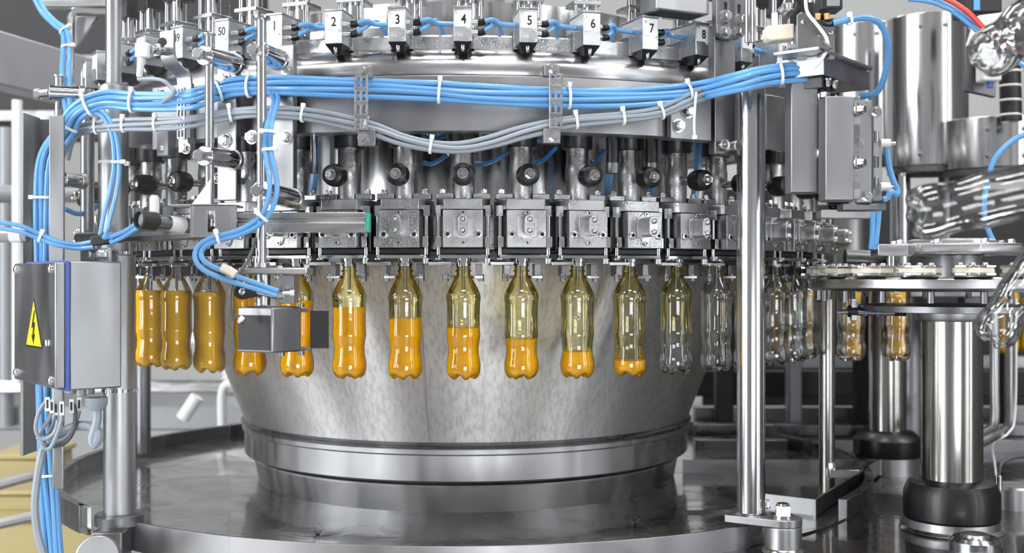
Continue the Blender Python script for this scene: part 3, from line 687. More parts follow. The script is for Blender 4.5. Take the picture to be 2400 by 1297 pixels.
for y in (.05, .10): part(t, 'bolt', MB().hexbolt(EC @ V(.095, y, H2+.014), EC.to_3x3() @ V(-1, 0, 0), .008, .014), 'zinc', 0, True)
gx = [(.045, .04), (.06, .075), (.045, .11), (.06, .145), (.045, .18), (.06, .215)]
for x, y in ((.05, .05), (.075, .08), (.05, .11), (.075, .14), (.05, .17)): part(t, 'cable_gland', MB().cyl(EC @ V(x, y, -H2), EC @ V(x, y, -H2-.016), .009, n=12), 'machine_grey', .001, True)
part(t, 'large_gland', MB().lathe([(0, 0), (.020, 0), (.020, -.014), (.013, -.024), (0, -.024)], 24, at(226, 932, 2.13)), 'grey_cable', 0, True)

# flat cable channel on the far left
t = thing('cable_channel', 'tall flat grey cable channel at the far left behind the blue cables', 'channel', tuple(at(110, 1150, 2.34)))
part(t, 'upper_plate', MB().box(at(114, 0, 2.18).x, at(149, 0, 2.18).x, CY+2.18, CY+2.188, at(0, 640, 2.18).z, at(0, 270, 2.18).z), 'steel_plate', .002, True)
part(t, 'edge_strip', MB().box(at(72, 0, 2.30).x, at(80, 0, 2.30).x, CY+2.25, CY+2.33, at(0, 1060, 2.30).z, at(0, 272, 2.30).z), 'steel_plate', .001, True)
part(t, 'lower_plate', MB().box(at(121, 0, 2.19).x, at(149, 0, 2.19).x, CY+2.19, CY+2.198, at(0, 1148, 2.19).z, at(0, 900, 2.19).z), 'steel_satin', .003, True)
part(t, 'slotted_back', gridplate(MB(), [at(82, 0, 2.33).x, at(90, 0, 2.33).x, at(108, 0, 2.33).x, at(116, 0, 2.33).x], [at(0, y, 2.33).z for y in (640, 580, 510, 460, 400, 280)], lambda i, j: i == 1 and j % 2 == 1, CY+2.33, CY+2.334), 'steel_dark', 0, True)

# ================================================================== sensors in front of the bottles
t = thing('photo_sensor', 'silver barrel photo sensor with black lens hood and white label', 'sensor', tuple(at(395, 545, 2.02)))
p0, p1 = at(458, 532, 2.08), at(322, 514, 1.98); ax = (p1-p0).normalized()
part(t, 'barrel', MB().cyl(p0, p0+(p1-p0)*.72, .0135, n=28), 'steel', .001, True)
hd = part(t, 'lens_hood', MB().lathe([(.0135, 0), (.0165, .004), (.0165, .036), (.0135, .038), (.0115, .030), (0, .030)], 28, p0+(p1-p0)*.68, ax), 'black_plastic', 0, True)
part(hd, 'lens', MB().cyl(p0+(p1-p0)*.68+ax*.0295, p0+(p1-p0)*.68+ax*.0315, .0105, n=24), 'steel_dark', 0, True)
part(t, 'sleeve_label', MB().cyl(p0+(p1-p0)*.22, p0+(p1-p0)*.48, .0138, n=28), 'tag_white', 0, True)
part(t, 'connector', MB().cyl(at(362, 500, 2.05), at(362, 462, 2.05), .0085, n=16).cyl(at(362, 476, 2.05), at(362, 458, 2.05), .006, n=16), 'white_plastic', 0, True)
t = thing('sensor_bracket', 'grey steel angle bracket with slot and gusset holding the photo sensor', 'bracket', tuple(at(500, 555, 2.03)))
X = lambda px, d: at(px, 0, d).x
Z = lambda py, d: at(0, py, d).z
d = 2.03
part(t, 'slotted_plate', gridplate(MB(), [X(452, d), X(486, d), X(503, d), X(554, d)], [Z(556, d), Z(546, d), Z(494, d), Z(480, d)], lambda i, j: i == 1 and j == 1, CY+d, CY+d+.006), 'steel_satin', .0008, True)
part(t, 'top_flange', MB().box(X(400, d), X(552, d), CY+d, CY+d+.06, Z(484, d), Z(479, d)), 'steel_satin', .001, True)
part(t, 'gusset', MB().prism([(X(444, d), Z(480, d)), (X(490, d), Z(480, d)), (X(490, d), Z(418, d))], CY+d+.01, CY+d+.014), 'tag_white', .0005, True)
part(t, 'side_plate', MB().prism([(CY+d, Z(556, d)), (CY+d+.05, Z(540, d)), (CY+d+.05, Z(480, d)), (CY+d, Z(480, d))], X(452, d)-.005, X(452, d), 'yz'), 'steel_satin', .0005, True)
# reflector rail
d = 2.04; t = thing('guide_rail', 'silver profile rail with a teal end cap in front of the valves', 'rail', tuple(at(700, 545, d)))
def yzp(y0, y1, y2): pass
rl = [(0, Z(545, d)), (0, Z(522, d)), (.004, Z(520, d)), (.004, Z(514, d)), (0, Z(512, d)), (0, Z(498, d)), (.03, Z(498, d)), (.03, Z(545, d))]
part(t, 'rail_profile', MB().prism([(CY+d+u, z) for u, z in rl], X(555, d), X(857, d), 'yz'), 'steel', .001, True)
part(t, 'end_cap', MB().box(X(857, d), X(865, d), CY+d+.001, CY+d+.03, Z(544, d), Z(499, d)), 'teal', .001, True)
part(t, 'left_bar', MB().tube([at(554, 540, 2.05), at(420, 550, 2.10), at(300, 556, 2.2), at(185, 558, 2.38)], .011, 8), 'steel_dark', 0, True)
# inspection box on its holder
d = 1.97
t = thing('boxed_sensor', 'small dark steel sensor box with black glass and side flap in front of the bottles', 'sensor', tuple(at(640, 830, d)))
pL, pM, pR = at(556, 0, 1.985), at(638, 0, 1.955), at(706, 0, 2.0)
zt_, zb_ = Z(720, d), Z(827, d)
poly = [(pL.x, pL.y), (pM.x, pM.y), (pR.x, pR.y), (pR.x-.03, pR.y+.055), (pL.x+.01, pL.y+.055)]
part(t, 'housing', MB().prism(poly, zb_, zt_, 'xy'), 'steel_plate', .003, True)
nv = (pM-pL); nv.z = 0; nv.normalize(); nn = Vector((nv.y, -nv.x, 0))
mb = MB(); c0, c1 = pL+nv*.003+nn*.0002, pM-nv*.004+nn*.0002
mb.add([(q.x+o.x, q.y+o.y, z) for o in (Vector(), nn*.0012) for q in (c0, c1) for z in (zb_+.004, zt_-.014)], [(0, 1, 3, 2), (4, 6, 7, 5), (0, 4, 5, 1), (2, 3, 7, 6), (0, 2, 6, 4), (1, 5, 7, 3)])
part(t, 'black_glass', mb, 'black_rubber', 0, True)
fl = part(t, 'flap', MB().box(X(727, 2.0), X(770, 2.0), CY+2.0, CY+2.004, Z(817, 2.0), Z(729, 2.0)), 'machine_dark', .001, True)
for py in (728, 818): part(fl, 'hinge_arm', MB().box(X(700, 2.0), X(728, 2.0), CY+1.998, CY+2.012, Z(py+4, 2.0), Z(py-4, 2.0)), 'steel_dark', .001, True)
for px, py in ((706, 716), (706, 828), (660, 830)): part(t, 'hinge_screw', MB().cyl(at(px, py+5, 1.99), at(px, py-5, 1.99), .006, n=12), 'steel_dark', 0, True)
t = thing('sensor_holder', 'horizontal steel holder plate with black eyelet above the boxed sensor', 'holder', tuple(at(640, 712, 2.0)))
part(t, 'top_plate', MB().box(X(567, 2.0), X(728, 2.0), CY+1.97, CY+2.03, Z(644, 2.0), Z(628, 2.0)), 'steel_satin', .003, True)
part(t, 'rod_socket', MB().cyl(at(613, 628, 1.99), at(613, 616, 1.99), .014, n=24), 'steel', .001, True)
part(t, 'block', MB().box(X(655, 1.99), X(690, 1.99), CY+1.985, CY+2.03, Z(712, 1.99), Z(645, 1.99)), 'steel_plate', .001, True)
part(t, 'neck', MB().cyl(at(617, 716, 2.0), at(617, 640, 2.0), .0125, n=24), 'steel', 0, True)
ey = part(t, 'eyelet', MB().prism([(X(570, 1.975)+.0155*math.cos(k), Z(684, 1.975)+.0135*math.sin(k)) for k in [math.pi/2+math.pi*i/10 for i in range(11)]]+[(X(606, 1.975), Z(695, 1.975)), (X(606, 1.975), Z(672, 1.975))], CY+1.965, CY+1.985), 'black_plastic', .002, True)
part(ey, 'bolt', MB().dome(at(568, 684, 1.965), (0, -1, 0), .0065, .004), 'chrome', 0, True)
part(t, 'valve_fitting', MB().cyl(at(606, 682, 1.97), at(652, 692, 1.965), .0075, n=16).cyl(at(650, 690, 1.965), at(664, 688, 1.965), .009, n=12), 'chrome', 0, True)
part(t, 'set_screw', MB().cyl(at(664, 687, 1.965), at(690, 687, 1.965), .003, n=10).cyl(at(680, 687, 1.965), at(690, 687, 1.965), .005, n=10), 'white_plastic', 0, True)
# ================================================================== cables
def strands(path, offs, spread):
    """parallel strands: offs = [(across, deep)] in strand diameters"""
    P = [Vector(p) for p in path]; res = []
    for j, (u, v) in enumerate(offs):
        Q = []
        for i, p in enumerate(P):
            t = (P[min(i+1, len(P)-1)]-P[max(i-1, 0)]).normalized(); n = t.cross(Vector((0, 1, 0)))
            if n.length < 1e-3: n = Vector((1, 0, 0))
            n.normalize(); wob = .16*math.sin(i*.37+j*2.1)
            Q.append(p+n*spread*(u+wob)+Vector((0, 1, 0))*spread*(v+.12*math.cos(i*.3+j)))
        res.append(Q)
    return res
def tie(t, path_pts, i, w, h, mat='white_plastic'):
    P = path_pts; p = P[i]; tg = (P[min(i+1, len(P)-1)]-P[max(i-1, 0)]).normalized(); n = tg.cross(Vector((0, 1, 0))).normalized(); y = Vector((0, 1, 0))
    y = (y-tg*y.dot(tg)).normalized(); mb = MB(); k = 20; vs = []
    for s_ in (-.0025, .0025):
        for rr in (1.0, .86):
            vs += [p+tg*s_+n*w*rr*math.cos(2*math.pi*j/k)+y*h*rr*math.sin(2*math.pi*j/k) for j in range(k)]
    fs = []
    for j in range(k):
        m = (j+1) % k; fs += [(j, m, 2*k+m, 2*k+j), (k+m, k+j, 3*k+j, 3*k+m), (m, j, k+j, k+m), (2*k+j, 2*k+m, 3*k+m, 3*k+j)]
    mb.add(vs, fs); o = part(t, 'cable_tie', mb, mat, 0, True)
    hp = p-n*w*1.02-y*h*.5 if tg.x < 0 else p+n*w*1.02-y*h*.5
    M = Matrix.Translation(hp) @ Matrix((tg, n, y)).transposed().to_4x4()
    part(o, 'tie_head', MB().box(-.004, .004, -.0045, .0045, -.003, .003, M), mat, .0008, True)
def bundle(name, label, pts, offs, r, mats, ties=(), cat='cable bundle', tw=None):
    P = catmull(pts, 3); t = thing(name, label, cat, tuple(min(P, key=lambda p: p.z)))
    for j, Q in enumerate(strands(P, offs, r*2.0)):
        part(t, 'cable', MB().tube(Q, r, 8, 3), mats[j % len(mats)], 0, True)
    w = tw or (max(abs(u) for u, v in offs)*2+1.5)*r
    h = (max(v for u, v in offs)-min(v for u, v in offs)+1.5)*r
    for px in ties:
        i = min(range(len(P)), key=lambda q: abs((P[q].x-CX)/(P[q].y-CY)*F+1200-px) if not isinstance(px, tuple) else (abs((P[q].x-CX)/(P[q].y-CY)*F+1200-px[0])+abs(650-P[q].z/(P[q].y-CY)*F-px[1])))
        tie(t, P, i, w, max(h, r*1.6))
    return t
def rp(px, py, r=1.045): return on_ring(px, py, r)
B6 = [(-1.35, 0), (-.45, -.3), (.45, -.3), (1.35, 0), (-.8, .7), (.3, .7)]
main = [at(1933, 172, 2.14), at(1885, 167, 2.12), at(1800, 175, 2.11), at(1730, 193, 2.11)]+[rp(x, y) for x, y in ((1650, 213), (1590, 221), (1500, 227), (1400, 229), (1300, 228), (1200, 226), (1100, 221), (1030, 215), (930, 209), (830, 205), (720, 202), (640, 201), (560, 204), (510, 213))]
main += [at(460, 229, 2.13), at(400, 237, 2.16), at(310, 238, 2.19), at(250, 235, 2.20), at(205, 248, 2.20), at(172, 272, 2.21), at(150, 310, 2.215), at(120, 350, 2.22), at(106, 400, 2.22), at(103, 500, 2.22), at(104, 620, 2.22), at(104, 800, 2.22), at(106, 950, 2.22), at(112, 1080, 2.22), at(118, 1180, 2.22), at(128, 1310, 2.22)]
bundle('cable_bundle', 'thick bundle of blue cables sweeping across the whole band and down the left side', main, B6, .0053, ('blue_hose',), (1820, 1604, 1326, 1027, 596, 515, 318, 205, (160, 290), (104, 461), (110, 1105)))
G3 = [(-.9, 0), (0, -.35), (.9, 0)]
gpts = [at(150, 370, 2.27), at(165, 325, 2.25), at(200, 302, 2.23), at(290, 293, 2.19), at(365, 291, 2.17), at(440, 286, 2.14)]+[rp(x, y, 1.05) for x, y in ((540, 268), (610, 263), (710, 268), (800, 284), (880, 304), (940, 326), (1010, 342), (1080, 346), (1150, 333), (1220, 312), (1290, 295), (1350, 284), (1460, 275), (1550, 262), (1620, 232), (1690, 206))]+[at(1735, 200, 2.135), at(1800, 190, 2.15), at(1900, 180, 2.16)]
bundle('cable_bundle', 'thin bundle of grey cables swinging below the blue bundle across the band', gpts, G3, .0046, ('grey_cable',), (240, 296, 366, 540, 712, 866, 1018, 1348, 1462, 1552))
bundle('sensor_cable', 'pair of blue cables running down the long rod to the boxed sensor', [rp(632, 208, 1.05), rp(646, 235, 1.06), at(632, 290, 1.975), at(629, 350, 1.97), at(640, 415, 1.96), at(638, 460, 1.955), at(616, 510, 1.955), at(560, 545, 1.95), at(492, 566, 1.95), at(466, 592, 1.95), at(478, 622, 1.945), at(530, 648, 1.945), at(600, 672, 1.95), at(650, 688, 1.955)], [(-.55, 0), (.55, 0)], .0045, ('blue_hose',), ((631, 320), (630, 352), (612, 512), (500, 560)), 'cable')
t = thing('cable_tag', 'small white and cream tag wrapped around the blue sensor cables', 'tag', tuple(at(535, 640, 1.945)))
part(t, 'tag_sleeve', MB().tube([at(519, 627, 1.935), at(536, 634, 1.935), at(552, 644, 1.935)], .0075, 6, 2), 'cream_plastic', 0, True)
bundle('sensor_cable', 'pair of blue cables looping down in front of the left post', [at(205, 255, 2.2), at(240, 268, 2.2), at(266, 310, 2.2), at(275, 380, 2.2), at(268, 440, 2.2), at(252, 500, 2.2), at(240, 552, 2.2)], [(-.6, 0), (.6, 0)], .0045, ('blue_hose',), ((272, 384),), 'cable')
mb = MB().box(-.018, .018, -.012, .012, -.0095, .0095, Matrix.Translation(at(238, 563, 2.19)) @ Matrix.Rotation(-.12, 4, 'Y')); t = thing('cable_splitter', 'small black cable splitter block above the electrical box', 'connector', tuple(at(238, 575, 2.19)))
part(t, 'body', mb, 'black_plastic', .003, True)
for px, py in ((246, 556), (262, 566)): part(t, 'port', MB().cyl(at(px, py, 2.18), at(px+9, py-3, 2.165), .0062, n=14), 'blue_hose', 0, True)
bundle('sensor_cable', 'pair of blue cables from the splitter block to the left picture edge', [at(218, 572, 2.19), at(180, 577, 2.19), at(140, 572, 2.18), at(95, 556, 2.18), at(50, 538, 2.17), at(-10, 526, 2.17)], [(-.55, 0), (.55, 0)], .0042, ('blue_hose',), ((92, 556),), 'cable')
bundle('sensor_cable', 'pair of blue cables from the splitter block to the photo sensor', [at(262, 563, 2.17), at(290, 550, 2.13), at(318, 532, 2.09), at(345, 518, 2.10), at(362, 500, 2.06)], [(-.6, 0), (.6, 0)], .0042, ('blue_hose',), (), 'cable')
t = thing('photo_sensor', 'second barrel photo sensor cut off by the left picture edge', 'sensor', tuple(at(30, 560, 2.25)))
part(t, 'barrel', MB().cyl(at(-40, 552, 2.25), at(66, 552, 2.25), .014, n=24), 'steel', .001, True)
part(t, 'sleeve_label', MB().cyl(at(26, 552, 2.25), at(52, 552, 2.25), .0143, n=24), 'tag_white', 0, True)
bundle('air_hose', 'blue hoses coming down from the top left corner beside the pipe frame', [at(78, -20, 2.5), at(100, 25, 2.45), at(130, 55, 2.4), at(152, 72, 2.38), at(157, 110, 2.36), at(153, 170, 2.34), at(156, 240, 2.3), at(165, 285, 2.26)], [(-.5, 0), (.5, 0)], .0052, ('blue_hose',), ((152, 72), (157, 115)), 'hose')
bundle('sensor_cable', 'short blue cable hanging in a shallow arc beside the far left rod', [at(152, 490, 2.36), at(180, 503, 2.38), at(210, 497, 2.4), at(228, 482, 2.42)], [(0, 0)], .0055, ('blue_hose',), (), 'cable')
bundle('sensor_cable', 'thin dark cable hanging in front of the filled bottles to the boxed sensor', [at(600, 560, 2.0), at(580, 610, 1.97), at(552, 650, 1.95), at(540, 690, 1.945), at(546, 735, 1.945), at(572, 760, 1.945)], [(0, 0)], .0030, ('dark_cable',), ((565, 752),), 'cable')
# grey cables under the electrical box
gl = [((112, 935), (90, 970), (84, 1010), (100, 1030), (128, 1015), (136, 985)), ((122, 940), (118, 975), (100, 1005), (88, 1030)), ((132, 945), (128, 985), (112, 1020), (95, 1030)),
      ((145, 945), (143, 990), (122, 1045), (105, 1052), (94, 1030)), ((168, 940), (176, 965), (172, 1010), (150, 1040), (115, 1048)), ((186, 935), (183, 975), (160, 1022), (130, 1035), (105, 1020))]
t = thing('cable_loom', 'tangle of thin grey cables looping below the electrical box', 'cables', tuple(at(120, 1060, 2.17)))
for i, pts in enumerate(gl):
    part(t, 'cable', MB().tube([at(x, y, 2.15+.012*(i % 3)) for x, y in pts], .0040, 8), 'dark_cable' if i == 4 else 'grey_cable', 0, True)
    x, y = pts[0]; tg_ = part(t, 'cable_tag', MB().box(-.0042, .0042, -.0055, -.004, -.013, .013, Matrix.Translation(at(x+2, y+12, 2.145+.012*(i % 3)))), 'tag_white', 0, True)
    part(tg_, 'print', MB().box(-.0018, .0018, -.006, -.0055, -.008, .008, Matrix.Translation(at(x+2, y+12, 2.145+.012*(i % 3)))), 'ink', 0, True)
bundle('power_cable', 'thick grey printed cable running down the left side to the bottom edge', [at(105, 1040, 2.17), at(92, 1075, 2.16), at(84, 1130, 2.16), at(83, 1190, 2.16), at(92, 1250, 2.16), at(108, 1310, 2.16)], [(0, 0)], .0078, ('grey_cable',), (), 'cable')
bundle('power_cable', 'thick grey cable curling into the round gland below the electrical box', [at(226, 945, 2.13), at(224, 985, 2.13), at(214, 1025, 2.13), at(222, 1042, 2.13), at(230, 1020, 2.13), at(215, 1002, 2.15), at(190, 996, 2.17), at(165, 1000, 2.18), at(140, 1015, 2.19)], [(0, 0)], .0085, ('grey_cable',), (), 'cable')
# hoses between the valves behind
for i, (x0, y0, x1, y1) in enumerate(((985, 312, 1048, 318), (1110, 384, 1190, 358), (1120, 330, 1168, 312), (1250, 382, 1305, 345), (1260, 325, 1272, 318), (1385, 380, 1415, 352), (992, 382, 1050, 362))):
    lb = ['blue hose sagging between valves three and four', 'blue hose rising between valves four and five, lower one', 'blue hose under the band between valves four and five', 'blue hose rising between valves five and six', 'short end of blue hose left of the right bracket lug', 'blue hose rising between valves six and seven', 'lower blue hose right of valve three'][i]
    solo('air_hose', MB().tube([at(x0, y0, 2.32), at((x0*2+x1)/3, (y0*2+y1)/3+9, 2.31), at((x0+2*x1)/3, (y0+2*y1)/3+7, 2.30), at(x1, y1, 2.29)], .0045, 8), 'navy_hose', lb, 'hose', 'blue hoses behind the valves')
for i, (px, r) in enumerate(((735, .86), (1436, .9), (1527, .9))):
    t = thing('dark_plunger', ['slim pair of steel plungers left of valve two', 'dark hanging plunger tube between valves six and seven', 'dark hanging plunger tube between valves seven and eight'][i], 'plunger', tuple(on_ring(px, 405, .95)))
    p = on_ring(px, 402, .95); part(t, 'tube', MB().cyl(p, p+V(0, 0, .075), .0125 if i else .007, n=24), 'black_rubber' if i else 'chrome', 0, True)
    part(t, 'end_sleeve', MB().cyl(p-V(0, 0, .004), p+V(0, 0, .016), .0135 if i else .009, n=24), 'steel_dark', 0, True)
for i, px in enumerate((735, 1427, 1530, 1632)):
    solo('blue_tube_bunch', MB().tube([on_ring(px-6, 470, .82), on_ring(px, 430, .82), on_ring(px+4, 380, .82), on_ring(px+2, 320, .82)], .0085, 8), 'blue_hose', ['upright blue hose behind the slim plungers', 'upright blue hose behind valve seven, left side', 'upright blue hose between valves seven and eight', 'upright blue hose between valves eight and nine'][i], 'hose', 'upright hoses behind the valves')
# ================================================================== covers and sensor head on the right
def cover(label, px0, px1, py0, py1, d, bolts):
    t = thing('channel_cover', label, 'cover', tuple(at((px0+px1)/2, py1, d)))
    x0, x1, z0, z1 = X(px0, d), X(px1, d), Z(py1, d), Z(py0, d)
    part(t, 'front_sheet', MB().box(x0, x1, CY+d, CY+d+.05, z0, z1), 'steel_plate', .002, True)
    part(t, 'side_lip', MB().box(x1, x1+.013, CY+d+.006, CY+d+.05, z0+.002, z1), 'steel', .001, True)
    for px, py in bolts: part(t, 'bolt', MB().hexbolt(at(px, py, d+.004), (.75, -.66, 0), .0095, .013), 'zinc', 0, True)
cover('left of two tall folded steel covers right of the polished post', 1854, 1918, 185, 452, 2.12, ((1924, 225), (1922, 360)))
cover('right of two tall folded steel covers, lower and darker', 1935, 2002, 225, 470, 2.06, ((2008, 382), (2008, 258)))
t = thing('back_plate', 'upright steel plate with fittings at the right of the two folded covers', 'plate', tuple(at(2040, 475, 2.15)))
part(t, 'plate', MB().box(X(2008, 2.15), X(2044, 2.15), CY+2.15, CY+2.165, Z(476, 2.15), Z(235, 2.15)), 'steel_plate', .002, True)
part(t, 'rear_strip', MB().box(X(2046, 2.2), X(2068, 2.2), CY+2.2, CY+2.22, Z(470, 2.2), Z(262, 2.2)), 'steel_satin', .002, True)
part(t, 'foot_block', MB().box(X(1975, 2.16), X(2076, 2.16), CY+2.155, CY+2.20, Z(494, 2.16), Z(478, 2.16)), 'steel_dark', .002, True)
part(t, 'lower_arm', MB().box(X(1925, 2.3), X(2058, 2.3), CY+2.3, CY+2.34, Z(512, 2.3), Z(492, 2.3)), 'steel_satin', .002, True)
for px, py in ((2031, 460), (2012, 338), (2053, 262)): part(t, 'bolt', MB().hexbolt(at(px, py, 2.15), (0, -1, 0), .0085, .01), 'zinc', 0, True)
for px, py in ((2053, 320), (2053, 380), (2052, 430)): part(t, 'pin', MB().cyl(at(px, py+14, 2.19), at(px, py-14, 2.19), .0055, n=12), 'chrome', .001, True)
for i, (px, py) in enumerate(((2078, 336), (2078, 438))):
    f = part(t, 'push_fitting', MB().cyl(at(px-16, py, 2.17), at(px+8, py, 2.17), .0085, n=14), 'white_plastic', .001, True)
    part(f, 'stem', MB().cyl(at(px+8, py, 2.17), at(px+20, py, 2.17), .004, n=10), 'zinc', 0, True)
bundle('air_hose', 'blue hose from the upper white fitting curling below the lower one', [at(2078, 348, 2.17), at(2082, 390, 2.17), at(2092, 425, 2.17), at(2104, 448, 2.17), at(2100, 460, 2.16), at(2088, 452, 2.15), at(2080, 462, 2.15), at(2070, 466, 2.15)], [(0, 0)], .0058, ('blue_hose',), (), 'hose')
bundle('air_hose', 'blue hoses dropping behind the right plate towards the star wheel', [at(2052, 495, 2.3), at(2050, 540, 2.3), at(2046, 585, 2.3)], [(-.5, 0), (.5, 0)], .0055, ('blue_hose',), (), 'hose')
# angled beam box that takes the cable bundle
p, q = at(1931, 175, 2.08), at(2037, 216, 2.25); dv = (q-p); dv.z = 0; Ln = dv.length; BA = Matrix.Translation((p.x, p.y, p.z)) @ Matrix.Rotation(math.atan2(dv.y, dv.x), 4, 'Z')
t = thing('beam_box', 'square steel beam box into which the blue cable bundle runs', 'box', tuple(p))
part(t, 'channel', MB().prism([(0, 0), (.09, 0), (.09, .036), (0, .036)], 0, Ln, 'yz', BA), 'steel_plate', .001, True)
part(t, 'top_plate', MB().prism([(-.012, .036), (.075, .036), (.075, .042), (-.012, .042)], -.05, Ln-.012, 'yz', BA), 'steel_satin', .001, True)
part(t, 'underside_bracket', MB().prism([(.01, 0), (.06, 0), (.06, -.02), (.01, -.02)], .015, .075, 'yz', BA), 'black_plastic', .001, True)
for u in (.03, .06): part(t, 'bolt', MB().hexbolt(BA @ V(u, .005, -.003), (0, 0, -1), .006, .012), 'zinc', 0, True)
t = thing('sensor_plate', 'upright steel plate with black sensor module above the beam box', 'bracket', tuple(at(1912, 135, 2.1)))
d = 2.1
part(t, 'plate', MB().prism([(X(1868, d), Z(140, d)), (X(1957, d), Z(140, d)), (X(1957, d), Z(62, d)), (X(1945, d), Z(54, d)), (X(1905, d), Z(40, d)), (X(1880, d), Z(28, d)), (X(1868, d), Z(34, d))], CY+d, CY+d+.006), 'steel_plate', .001, True)
part(t, 'gusset', MB().prism([(CY+d-.10, Z(138, d)), (CY+d, Z(138, d)), (CY+d, Z(78, d))], X(1913, d)-.002, X(1913, d)+.002, 'yz'), 'steel_satin', 0, True)
for px, py in ((1882, 52), (1948, 78)): part(t, 'screw', MB().dome(at(px, py, d), (0, -1, 0), .0045, .003), 'zinc', 0, True)
md = part(t, 'sensor_module', MB().box(X(1908, d), X(1957, d), CY+d-.05, CY+d-.004, Z(36, d), Z(-40, d)), 'black_plastic', .002, True)
part(md, 'face', MB().box(X(1920, d), X(1950, d), CY+d-.052, CY+d-.05, Z(30, d), Z(-40, d)), 'machine_grey', .001, True)
part(md, 'yellow_sticker', MB().box(X(1938, d), X(1951, d), CY+d-.0535, CY+d-.052, Z(13, d), Z(-2, d)), 'sign_yellow', 0, True)
for px in (1917, 1938): part(md, 'orange_cap', MB().cyl(at(px, 32, d-.04), at(px, 46, d-.04), .0052, .0042, n=14), 'orange_cap', 0, True)
part(md, 'elbow', MB().tube([at(1930, 34, d-.03), at(1931, 50, d-.03), at(1944, 54, d-.035), at(1954, 53, d-.04)], .0075, 10, 4), 'black_rubber', 0, True)
bundle('air_hose', 'thick blue hose looping right from the black sensor module down to the beam box', [at(1952, 53, 2.06), at(1990, 48, 2.06), at(2030, 44, 2.08), at(2062, 56, 2.1), at(2082, 95, 2.12), at(2082, 140, 2.14), at(2070, 185, 2.16), at(2052, 215, 2.18), at(2018, 224, 2.2)], [(0, 0)], .0062, ('blue_hose',), ((1988, 48),), 'hose')
bundle('sensor_cable', 'thin white cable curling from the sensor module down behind the blue bundle', [at(1888, -10, 2.05), at(1891, 28, 2.05), at(1915, 60, 2.05), at(1936, 88, 2.05), at(1940, 112, 2.05), at(1926, 140, 2.05), at(1906, 162, 2.06)], [(0, 0)], .0032, ('white_plastic',), (), 'cable')
t = thing('cam_block', 'cream plastic block on a lever beside the sensor plate', 'block', tuple(at(1828, 92, 2.12)))
d = 2.12
part(t, 'block', MB().prism([(X(1797, d), Z(60, d)), (X(1862, d), Z(54, d)), (X(1862, d), Z(90, d)), (X(1806, d), Z(95, d)), (X(1798, d), Z(88, d))], CY+d, CY+d+.04), 'cream_plastic', .003, True)
part(t, 'clip', MB().box(X(1811, d), X(1824, d), CY+d+.002, CY+d+.012, Z(62, d), Z(28, d)), 'white_plastic', .001, True)
lv_ = part(t, 'lever', MB().cyl(at(1832, 36, d+.03), at(1862, 4, d+.02), .014, n=20), 'steel_dark', .002, True)
part(lv_, 'knob', MB().lathe([(0, -.014), (.010, -.010), (.014, 0), (.010, .010), (0, .014)], 20, at(1850, 10, d-.01)), 'chrome', 0, True)
for i, px in enumerate((1752, 1766, 1815)): solo('guide_column', MB().cyl(at(px, 100, 2.2), at(px, -40, 2.2), .0055, n=16), 'chrome', ['left chrome column of the pair right of the slotted bracket', 'right chrome column of the pair right of the slotted bracket', 'single chrome column behind the cream block'][i], 'column', 'chrome columns at the top right')

# ================================================================== star wheel
SX, SY = at(2230, 0, 2.42).x, CY+2.42
t = thing('star_wheel', 'steel star wheel with cream gripper blocks on a thick column at the right', 'star wheel', (SX, SY, -.532))
def sl(prof, n=48): return MB().lathe(prof, n, (SX, SY, 0))
part(t, 'column', sl([(0, -.45), (.0625, -.45), (.0625, -.075), (0, -.075)], 64), 'column_steel', 0, True)
part(t, 'black_collar', sl([(0, -.508), (.093, -.508), (.097, -.503), (.097, -.452), (.088, -.432), (.066, -.424), (0, -.424)], 48), 'black_rubber', 0, True)
part(t, 'base_plate', sl([(0, -.532), (.098, -.532), (.096, -.508), (0, -.508)], 48), 'steel_satin', 0, True)
part(t, 'weld_bead', sl([(.096, -.532), (.106, -.531), (.1, -.525), (.096, -.523)], 48), 'steel', 0, True)
part(t, 'under_flange', sl([(0, -.092), (.072, -.092), (.075, -.085), (.075, -.068), (0, -.068)], 48), 'steel_plate', .001, True)
part(t, 'lower_disc', sl([(0, -.072), (.19, -.072), (.19, -.058), (0, -.058)], 64), 'steel_dark', .001, True)
part(t, 'main_disc', sl([(0, -.028), (.285, -.028), (.292, -.022), (.292, -.004), (.285, 0), (0, 0)], 24), 'steel', .001, True)
part(t, 'hub', sl([(0, 0), (.068, 0), (.064, .045), (0, .045)], 48), 'steel_plate', 0, True)
part(t, 'hub_plate', sl([(0, .046), (.145, .046), (.148, .05), (.148, .066), (.145, .069), (0, .069)], 8), 'steel', .002, True)
part(t, 'hub_cap', sl([(.09, .069), (.09, .076), (.08, .080), (0, .080)], 48), 'alu', 0, True)
for k in range(8):
    a = k*math.pi/4+.2; part(t, 'hub_bolt', MB().hexbolt((SX+.118*math.cos(a), SY+.118*math.sin(a), .069), (0, 0, 1), .0085, .008), 'zinc', 0, True)
